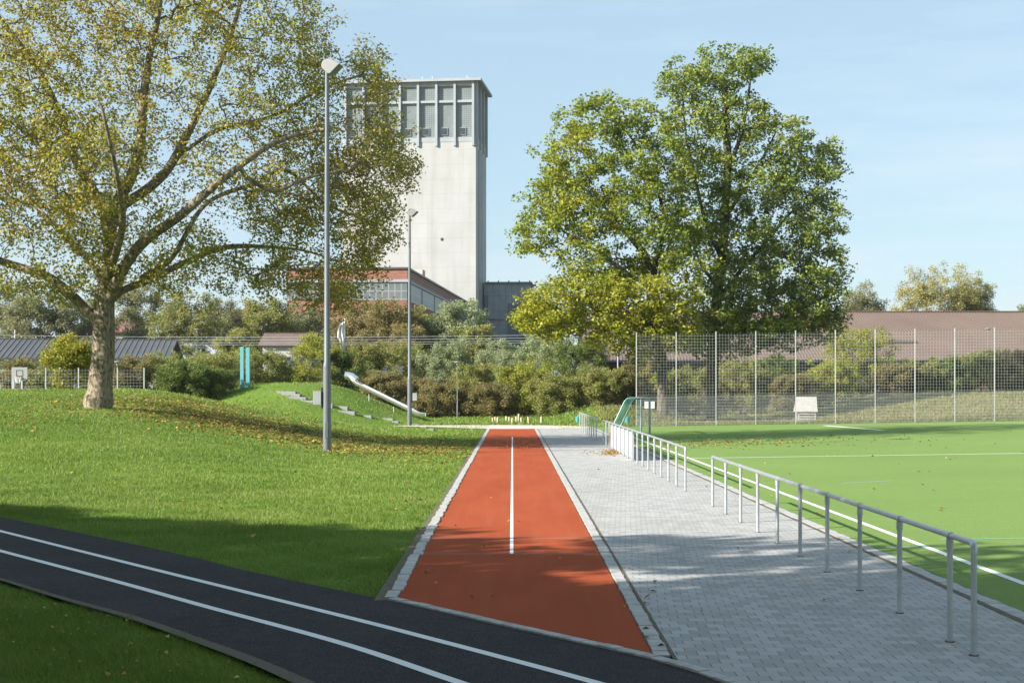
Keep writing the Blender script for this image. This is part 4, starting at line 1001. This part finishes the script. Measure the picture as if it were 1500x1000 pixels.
for z, x0 in ((tz - .03, -.086), (tz - .78, -.02)):
    m = MB(); m.box(x0, .36, -.06, .05, z - .07, z); m.build('crossbar', M['dark'], root)

# ------------------------------------------------------------------ timber stumps, bins, hut
stumps = [(722, 619, 7), (725.5, 618.5, 8), (729.3, 619.5, 8.5), (742, 618, 8.5), (746, 618, 7.5), (750.6, 620, 8), (756.6, 619.6, 10), (760, 618, 12), (763.8, 619, 7.5), (774.2, 620.5, 10), (793.2, 621, 11)]
slb = ['leftmost of the timber stumps behind the track', 'second timber stump from the left', 'third timber stump from the left', 'fourth stump, left one of the middle three', 'fifth stump from the left, short one', 'sixth stump, standing slightly in front', 'seventh stump, in front of the tallest', 'tallest timber stump of the group', 'short stump right of the tallest', 'stump standing alone right of the tight group', 'rightmost timber stump, set apart']
for (px, py, hp), lb in zip(stumps, slb):
    p, _ = pxg([px], [py]); p = p[0]; k = p[1] / F; r = random.Random(int(px * 10)); h = hp * k; rr = .085
    root = thing('timber_stump', tuple(p), lb, 'stump', 'timber stumps behind the track')
    m = MB(); m.tube([(0, 0, -.1), (r.uniform(-.01, .01), 0, h * .5), (r.uniform(-.02, .02), .0, h - .012)], [rr, rr * .97, rr], 10); m.build('shaft', M['wood'], root, True)
    m = MB(); m.tube([(0, 0, h - .012), (0, 0, h)], [rr, rr * .9], 10); m.build('cut_top', M['wood_end'], root)
for px, py, lb in ((846.3, 621, 'small teal litter bin left of the far railing'), (919, 622, 'small teal litter bin seen through the goal')):
    p, _ = pxg([px], [py]); p = p[0]; root = thing('litter_bin', tuple(p), lb, 'bin', 'teal litter bins')
    m = MB(); m.tube([(0, 0, .12), (0, 0, .48)], [.15, .17], 14); m.build('bucket', M['bin'], root, True)
    m = MB(); m.tube([(0, 0, .48), (0, 0, .50), (0, 0, .54)], [.185, .185, .10], 14); m.build('lid', M['bin'], root, True)
    m = MB(); m.tube([(0, .19, -.1), (0, .19, .6)], .03, 8); m.build('post', M['galv'], root)
hx, hy = at(1180, 0, 98)[0], 98.; gz = hz(hx, hy)
root = thing('slatted_hut', (hx, hy, gz), 'small pale hut with a sloping board roof behind the ball fence', 'hut')
k = 98 / F; zt = H - (581 - VY) * k - gz; zm = H - (602 - VY) * k - gz; 
m = MB(); m.add([(-.95, -.55, zm), (.72, -.55, zm), (.86, .5, zt), (-.55, .5, zt)], [(0,1,2,3)]); m.add([(-.95, -.55, zm - .05), (.72, -.55, zm - .05), (.86, .5, zt - .05), (-.55, .5, zt - .05)], [(3,2,1,0)])
m.add([(-.95, -.55, zm), (.72, -.55, zm), (.86, .5, zt), (-.55, .5, zt), (-.95, -.55, zm - .05), (.72, -.55, zm - .05), (.86, .5, zt - .05), (-.55, .5, zt - .05)], [(0,4,5,1),(1,5,6,2),(2,6,7,3),(3,7,4,0)])
m.build('roof', M['hut'], root)
for x in (-.55, .58):
    for y in (-.40, .40):
        m = MB(); m.box(x - .05, x + .05, y - .05, y + .05, -.1, zm - .052 + (.0 if y < 0 else .55)); m.build('corner_post', M['hut'], root)
m = MB()
for z in np.arange(.10, zm - .1, .17): m.box(-.60, .63, -.475, -.452, z, z + .085)
for z in np.arange(.10, zm - .1, .17): m.box(-.60, .63, .452, .475, z, z + .085)
m.build('slat_wall', M['hut'], root)
m = MB(); m.box(-.48, .52, -.3, .3, -.05, .12); m.build('floor', M['wood'], root)

# ------------------------------------------------------------------ flag and wires
Z = 127; x, y, zt = at(505.5, 468, Z); gz = hz(x, Z)
root = thing('flagpole', (x, Z, gz), 'slim flagpole among the shrubs behind the mound', 'flagpole')
m = MB(); m.tube([(0, 0, -.1), (0, 0, zt - gz)], [.05, .035], 10); m.build('pole', M['lamp_white'], root, True)
m = MB(); m.tube([(0, 0, zt - gz), (0, 0, zt - gz + .08)], [.06, .03], 10); m.build('finial', M['galv'], root, True)
nr, ncol = 26, 10; v = []; r = random.Random(4)
for i in range(nr + 1):
    t = i / nr; zz = zt - .15 - t * 3.25; wd = .62 * (.35 + .65 * sin(pi * min(1, t * 1.15 + .12))) * (1 - .25 * (1 if .42 < t < .55 else 0))
    for j in range(ncol + 1):
        u = j / ncol; v.append((-.045 - u * wd, .16 * sin(u * 11 + t * 3) * (.4 + u), zz - u * .25))
f = [(i*(ncol+1)+j, i*(ncol+1)+j+1, (i+1)*(ncol+1)+j+1, (i+1)*(ncol+1)+j) for i in range(nr) for j in range(ncol)]
o = MB().add([(a - 0, b, c - gz) for a, b, c in v], f).build('flag', M['fabric'], None, True); s = o.modifiers.new('thickness', 'SOLIDIFY'); s.thickness = .01
o.location = (x, Z, gz); tag(o, 'white flag hanging limp from the flagpole', 'flag')
for k, (ya, yb, lb) in enumerate(((490, 489, 'uppermost overhead wire above the shrubs'), (494, 493, 'second overhead wire from the top'), (498, 497, 'third overhead wire from the top'), (501, 500, 'lowest overhead wire above the shrubs'))):
    A, Bp = np.array(at(-60, ya, 140)), np.array(at(880, yb, 140)); pts = []
    for t in np.linspace(0, 1, 24): p = A + (Bp - A) * t; p[2] -= .5 * 4 * t * (1 - t) * .6; pts.append(p)
    m = MB(); m.tube(pts, .018, 4); tag(m.build('overhead_wire', M['galv_wire']), lb, 'wire', 'overhead wires')
for px, lb in ((22, 'wire pole above the grey roof on the left'), (905, 'wire pole hidden in the yellow oak')):
    x, y, zt = at(px, 483, 140.4); gz = hz(x, y); root = thing('wire_pole', (x, y, gz), lb, 'pole', 'wire poles')
    m = MB(); m.tube([(0, 0, -.2), (0, 0, zt - gz)], .07, 8); m.build('pole', M['galv'], root, True)
    m = MB(); m.box(-.05, .05, -.45, .1, zt - gz - .4, zt - gz - .32); m.box(-.05, .05, -.45, .1, zt - gz - .95, zt - gz - .87); m.build('cross_arm', M['galv'], root)

# ------------------------------------------------------------------ buildings
def concrete_mat():
    t = NT('board_marked_concrete'); co = t.coord()
    a = t.noise(co, .12, 5); s = t.noise(t.map(co, (.5, .5, .04)), 1.2, 5); g = t.noise(t.map(co, (.3, .3, 3)), 1.6, 3)
    sep = t.n('ShaderNodeSeparateXYZ'); t.l(co, sep.inputs[0])
    fz = t.math('FRACT', t.math('DIVIDE', sep.outputs[2], 3.1)); ln = t.math('LESS_THAN', fz, .035)
    fx = t.math('FRACT', t.math('DIVIDE', sep.outputs[0], 4.8)); lx = t.math('LESS_THAN', fx, .02)
    c = t.ramp(a, [(.3, (.35, .348, .342)), (.7, (.425, .422, .415))])
    c = t.cmix(t.math('MULTIPLY', t.ramp(s, [(.46, 0.), (.78, 1.)]), .5), c, (.27, .26, .245))
    c = t.cmix(t.math('MULTIPLY', t.ramp(g, [(.5, 0.), (.75, 1.)]), .30), c, (.33, .32, .30))
    c = t.cmix(t.math('MULTIPLY', ln, .28), c, (.24, .23, .215)); c = t.cmix(t.math('MULTIPLY', lx, .12), c, (.24, .23, .215))
    return t.pbr(c, .9, 0, None, .15)
def brick_mat(name, c1, c2, mo, sc_=1.):
    t = NT(name); co = t.coord(); b = t.n('ShaderNodeTexBrick'); t.l(t.map(co, (1, 1, 1), (R(90), 0, 0)), b.inputs['Vector'])
    b.inputs['Color1'].default_value = (*c1, 1); b.inputs['Color2'].default_value = (*c2, 1); b.inputs['Mortar'].default_value = (*mo, 1)
    b.inputs['Scale'].default_value = sc_; b.inputs['Brick Width'].default_value = .5; b.inputs['Row Height'].default_value = .2; b.inputs['Mortar Size'].default_value = .02
    c = t.cmix(t.math('MULTIPLY', t.noise(co, .3, 4), .5), b.outputs['Color'], tuple(q * .6 for q in c2)); return t.pbr(c, .9, 0, None, .2)
def grid_mat(name, c, line, px_, pz_, wd, rough=.5, axis_='x'):
    t = NT(name); co = t.coord(); sep = t.n('ShaderNodeSeparateXYZ'); t.l(co, sep.inputs[0])
    hcoord = t.math('ADD', sep.outputs[0], sep.outputs[1])
    a = t.math('LESS_THAN', t.math('FRACT', t.math('DIVIDE', hcoord, px_)), wd / px_); b = t.math('LESS_THAN', t.math('FRACT', t.math('DIVIDE', sep.outputs[2], pz_)), wd / pz_)
    nz_ = t.ramp(t.noise(co, .5, 4), [(.3, tuple(q * .85 for q in c)), (.7, tuple(min(1, q * 1.15) for q in c))])
    return t.pbr(t.cmix(t.math('MAXIMUM', a, b), nz_, line), rough, 0, None, .4)
M['concrete'] = concrete_mat()
M['frame_white'] = simple('pale_painted_concrete_ribs', (.30, .325, .345), .8, 0, .06, .5)
M['glass_brick'] = grid_mat('glass_brick_panel', (.20, .225, .225), (.12, .14, .145), .42, .42, .10, .3)
M['win_dark'] = simple('dark_window_glass', (.04, .05, .06), .1, 0, .2, 1)
M['annex'] = grid_mat('blue_grey_sheet_cladding', (.19, .225, .25), (.13, .155, .175), 1.35, 3.2, .12, .6)
M['annex_dark'] = simple('dark_blue_grey_door', (.085, .10, .12), .6, 0, .15, .3)
M['brick'] = brick_mat('red_brick', (.34, .13, .085), (.27, .10, .07), (.30, .25, .21))
M['window_grid'] = grid_mat('steel_window_band', (.13, .15, .155), (.27, .28, .27), .85, 1.1, .12, .35)
M['roof_brown'] = simple('brown_profiled_sheet', (.15, .105, .085), .6, 0, .10, .2)
M['roof_grey'] = simple('dark_grey_standing_seam', (.075, .075, .076), .45, .1, .12, .4)
M['seam'] = simple('light_grey_seam', (.14, .14, .14), .45, .1, .1, .4)
M['wall_white'] = simple('white_render', (.42, .41, .40), .9, 0, .10, .6)
M['wall_dark'] = simple('dark_brown_wall', (.11, .085, .07), .8, 0, .15, .4)  # dark brown with slight mottling; the skylight shares it
M['roof_red'] = simple('red_clay_roof', (.22, .105, .08), .85, 0, .18, .8)
M['roof_old'] = simple('brown_clay_roof', (.125, .085, .068), .85, 0, .18, .8)
# winding tower
ZT = 300.; tx = (697 - VX) * ZT / F; kz = ZT / F
zy = lambda y, k=kz: H - (y - VY) * k
W_, D_ = 28.9, 16.0; zr = zy(119); zb = zy(207); z_tr = zy(148)
root = thing('concrete_tower', (tx, ZT, 0), 'massive pale concrete winding tower with glazed top storey', 'tower', None, -R(6.8))
m = MB(); m.box(-W_, 0, 0, D_, -2, zb); m.build('shaft', M['concrete'], root)
m = MB(); m.box(-W_ + .35, -.35, .35, D_ - .35, zb, zr); m.build('top_storey', M['glass_brick'], root)
m = MB(); m.box(-W_ - 1.2, 1.2, -1.0, D_ + 1.2, zr, zr + .55); rf = m.build('roof', M['frame_white'], root)
for dx in (-12.2, -10., -2.5, -20): m = MB(); m.tube([(dx, 4, zr + .55), (dx, 4, zr + 2.1)], .05, 6); m.build('antenna', M['galv'], rf)
m = MB(); m.box(-W_ - .06, .06, -.06, D_ + .06, zb, zb + .95); m.build('parapet_band', M['frame_white'], root)
bay = (W_ - .0) / 7.2
cx = [-.55 - i * 3.93 for i in range(8)]
for x in cx:
    m = MB(); m.box(x - .24, x + .24, -.40, .34, zb - .9, zr); m.build('rib', M['frame_white'], root)
for i in range(7):
    xa, xb = cx[i+1] + .245, cx[i] - .245
    m = MB(); m.box(xa, xb, -.16, .34, z_tr - .25, z_tr + .25); m.build('transom', M['frame_white'], root)
    m = MB(); m.box(xa, xb, -.12, .34, zr - .9, zr - .01); m.build('transom', M['frame_white'], root)
    xc = (xa + xb) / 2 - .35; m = MB(); za, zz = zy(197), zy(186)
    m.box(xc - .72, xc + .72, .15, .347, za, zz); wn = m.build('window', M['frame_white'], root)
    m = MB(); m.box(xc - .58, xc + .58, .10, .149, za + .12, zz - .12); m.build('pane', M['win_dark'], wn)
for i in range(4):
    y = .6 + i * (D_ - 1.2) / 3; m = MB(); m.box(-.34, .40, y - .38, y + .38, zb - .9, zr); m.build('rib', M['frame_white'], root)
m = MB(); m.box(.003, .12, D_ * .25, D_ * .62, 2, zb - 1.2); m.build('cable_duct', M['annex'], root)
m = MB(); m.tube([(-7.2, -.03, zy(350)), (-7.2, .05, zy(350))], .35, 12); m.build('drain_hole', M['win_dark'], root)
# annex
ZA = 309.5; ka = ZA / F
root = thing('sheet_clad_annex', ((713 - VX) * ka, ZA, 0), 'dark blue grey sheet clad annex right of the concrete tower', 'building', None, -R(3))
wA = 63 * ka; zt = zy(416, ka)
m = MB(); m.box(-.6, wA, 0, 14, -1, zt); m.build('wall', M['annex'], root)
m = MB(); m.box(-.6, wA + .5, -.35, 14.3, zt, zt + .45); rf = m.build('roof', M['annex_dark'], root); 
m = MB(); m.box(wA + .5, wA + 1.4, -.2, .3, zt - .5, zt - .1)
for x in np.linspace(.3, wA, 5): m.box(x - .12, x + .12, -.3, 0, zt + .452, zt + .75)
m.build('roof_edge_posts', M['annex_dark'], rf)
m = MB(); m.box(wA * .48, wA * .93, -.12, -.003, -.5, zt - 4.2); m.build('tall_door', M['annex_dark'], root)
m = MB(); m.box(-.5, wA * .47, -.25, -.003, zy(469, ka), zy(467, ka)); m.build('ledge', M['annex_dark'], root)
m = MB(); m.box(-.4, .3, -.5, -.003, 2, zt - 2.5); m.build('downpipe', M['annex_dark'], root)
# brick hall
ZB = 190.; kb = ZB / F
root = thing('brick_hall', ((597 - VX) * kb, ZB, 0), 'long red brick works hall with window bands in front of the tower', 'building', None, -R(4.15))
z1, z2, z3 = zy(394, kb), zy(411, kb), zy(440, kb)
m = MB(); m.box(-16.5, 0, 0, 92, z2, z1); m.build('brick_band', M['brick'], root)
m = MB(); m.box(-16.4, -.1, .1, 91.9, -1, z3); m.build('wall', M['brick'], root)
m = MB(); m.box(-16.42, -.08, .08, 91.92, z3, z2); m.build('window', M['window_grid'], root)
m = MB(); m.box(-16.6, .1, -.1, 92.1, z2 - .18, z2 + .18); m.build('cornice', M['frame_white'], root)
m = MB(); m.box(-16.7, .2, -.2, 92.2, z1, z1 + .25); rf = m.build('roof', M['roof_grey'], root)
m = MB(); m.box(-3.0, -1.0, 22, 25, z1 + .25, z1 + 1.8); m.build('roof_hatch', M['sand'], rf)
for i in range(6): m = MB(); m.box(-.3, .0, 14 * i + .6, 14 * i + 1.2, z3 - 1, z2 - .19); m.build('pilaster', M['frame_white'], root)
# brown roofed hall on the right
Ze, Zr = 146., 162.; xa = (862 - VX) * Ze / F; xb = 78.
root = thing('brown_roofed_hall', (xa, Ze, 0), 'long hall with a brown profiled roof behind the ball fence', 'building')
ze, zr_ = zy(527, Ze / F), zy(457, Zr / F); Lb = xb - xa; dd = Zr - Ze
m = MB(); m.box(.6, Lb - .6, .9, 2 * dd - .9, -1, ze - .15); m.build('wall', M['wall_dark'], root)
m = MB()
def slope(m, x0, x1, y0, z0, y1, z1, th):
    m.add([(x0,y0,z0),(x1,y0,z0),(x1,y1,z1),(x0,y1,z1),(x0,y0,z0-th),(x1,y0,z0-th),(x1,y1,z1-th),(x0,y1,z1-th)], [(0,1,2,3),(7,6,5,4),(0,4,5,1),(1,5,6,2),(2,6,7,3),(3,7,4,0)])
slope(m, 0, Lb, 0, ze, dd, zr_, .15); slope(m, 0, Lb, 2 * dd, ze, dd, zr_, .15)
for x in np.arange(.1, Lb, .33): slope(m, x, x + .10, -.02, ze + .055, dd, zr_ + .055, .05)
rf = m.build('roof', M['roof_brown'], root)
m = MB(); m.box(-.1, Lb + .1, dd - .25, dd + .25, zr_ + .02, zr_ + .12); m.build('ridge_cap', M['roof_brown'], rf)
m = MB(); m.box(-.05, Lb, -.22, -.03, ze - .22, ze - .02); m.build('gutter', M['dark'], rf)
m = MB(); xw = at(1325, 0, Ze)[0] - xa; m.rbox((xw, dd * .34, ze + (zr_ - ze) * .34 + .16), (5.2, .9, .18), 0, atan2(zr_ - ze, dd)); m.build('skylight', M['wall_dark'], rf)
for i, px in enumerate((1320, 1412)):
    x = at(px, 0, Ze)[0] - xa; m = MB(); m.box(x - .3, x + .3, .78, .897, .5, ze - .6); m.build('window', M['wall_white'], root)
for k in range(6):
    m = MB(); x = 6 + k * 10; m.box(x, x + 3, .83, .897, 2.2, ze - .8); m.build('window', M['win_dark'], root)
# gable of the hall
m = MB(); m.add([(.45, .9, ze - .15), (.45, 2 * dd - .9, ze - .15), (.45, dd, zr_ - .5), (.6, .9, ze - .15), (.6, 2 * dd - .9, ze - .15), (.6, dd, zr_ - .5)], [(0,2,1),(3,4,5),(0,3,5,2),(1,2,5,4)]); m.build('gable', M['roof_brown'], root)
# grey roofed hall on the left
def gable_house(name, loc, rz, L, D, hw, hr, mw, mr, label, seams=0, over=.4, cat='building', wins=(), chim=False, group=None):
    root = thing(name, loc, label, cat, group, rz)
    m = MB(); m.box(-L, 0, 0, D, -1, hw - .16); wl = m.build('wall', mw, root)
    for gx0 in (-L, -.15):
        m = MB(); a, b = gx0, gx0 + .15; m.add([(a,0,hw-.16),(a,D,hw-.16),(a,D/2,hr-.22),(b,0,hw-.16),(b,D,hw-.16),(b,D/2,hr-.22)], [(0,2,1),(3,4,5),(0,3,5,2),(1,2,5,4)]); m.build('gable', mw, root)
    m = MB(); e = over * (hr - hw) / (D / 2)
    slope(m, -L - over, over, -over, hw - e, D / 2, hr, .14); slope(m, -L - over, over, D + over, hw - e, D / 2, hr, .14)
    rf = m.build('roof', mr, root)
    if seams:
        m = MB()
        for x in np.arange(-L - over + .2, over, seams): slope(m, x, x + .05, -over - .01, hw - e + .06, D / 2, hr + .06, .055)
        m.build('standing_seams', M['seam'], rf)
    m = MB(); m.box(-L - over, over, D / 2 - .12, D / 2 + .12, hr + .01, hr + .07); m.build('ridge_cap', mr, rf)
    for (x, z, ww, hh) in wins:
        m = MB(); m.box(x - ww/2, x + ww/2, -.05, -.002, z, z + hh); f_ = m.build('window', M['frame_white'], root); m = MB(); m.box(x - ww/2 + .12, x + ww/2 - .12, -.07, -.051, z + .12, z + hh - .12); m.build('pane', M['win_dark'], f_)
    if chim: m = MB(); m.box(-L * .4, -L * .4 + .7, D / 2 - .3, D / 2 + .4, hr - .3, hr + 1.1); m.build('chimney', M['brick'], rf)
    return root
Zg = 122.; gxr = (241 - VX) * Zg / F
gable_house('grey_roofed_hall', (gxr, Zg, 0), .12, 30, 10.5, zy(522, Zg / F), zy(497, 127 / F) , M['wall_white'], M['roof_grey'], 'low white hall with a dark standing seam roof on the left', .48, .5, wins=[(-4 - 5 * i, 1.0, 1.6, 1.4) for i in range(5)])
def far_house(px, yr, ye, wpx, Z, mr, lb, rz=0.):
    k = Z / F; X = (px + wpx / 2 - VX) * k; gz = hz(X, Z)
    gable_house('house', (X, Z, gz), rz, wpx * k, 8, H - (ye - VY) * k - gz, H - (yr - VY) * k - gz, M['wall_white'], mr, lb, 0, .4, 'house', [(-wpx * k * f_, H - (ye - VY) * k - gz - 2.6, 1.1, 1.3) for f_ in (.2, .5, .8)], Z > 160, 'houses beyond the shrubs')
far_house(350, 452, 468, 52, 192, M['roof_red'], 'pink roofed house among trees above the turquoise gate', .1)
far_house(452, 462, 474, 70, 186, M['roof_red'], 'red roofed house with pale wall left of the near mast', -.05)
far_house(420, 486, 503, 70, 150, M['roof_old'], 'low house with a brown roof left of the near mast', .03)
far_house(160, 468, 484, 60, 185, M['roof_red'], 'red roofed house behind the plane tree trunk', .08)
# white sheds behind the shrubs by the mound
for px, yt, yb, wp, Z, lb in ((430, 532, 568, 44, 138, 'white shed glimpsed behind the mound left of the near mast'), (565, 540, 585, 46, 140, 'white shed glimpsed behind the slide')):
    k = Z / F; X = (px + wp / 2 - VX) * k; gable_house('shed', (X, Z, -.05), 0, wp * k, 3.5, zy(yt + 6, k), zy(yt - 6, k), M['wall_white'], M['roof_grey'], lb, 0, .2, 'shed', (), False, 'white sheds behind the shrubs')

# ------------------------------------------------------------------ autumn haze over the whole place
m = MB(); m.box(-2600, 2600, -2600, 2600, -1.2, 78.); hz_ = NT('thin_autumn_haze'); pv = hz_.n('ShaderNodeVolumePrincipled')
pv.inputs['Color'].default_value = (.90, .95, 1, 1); pv.inputs['Density'].default_value = .00011; pv.inputs['Anisotropy'].default_value = .2
hz_.l(pv.outputs[0], hz_.out.inputs['Volume'])
tag(m.build('haze', hz_.m), 'thin pale autumn haze', None, None, 'stuff')
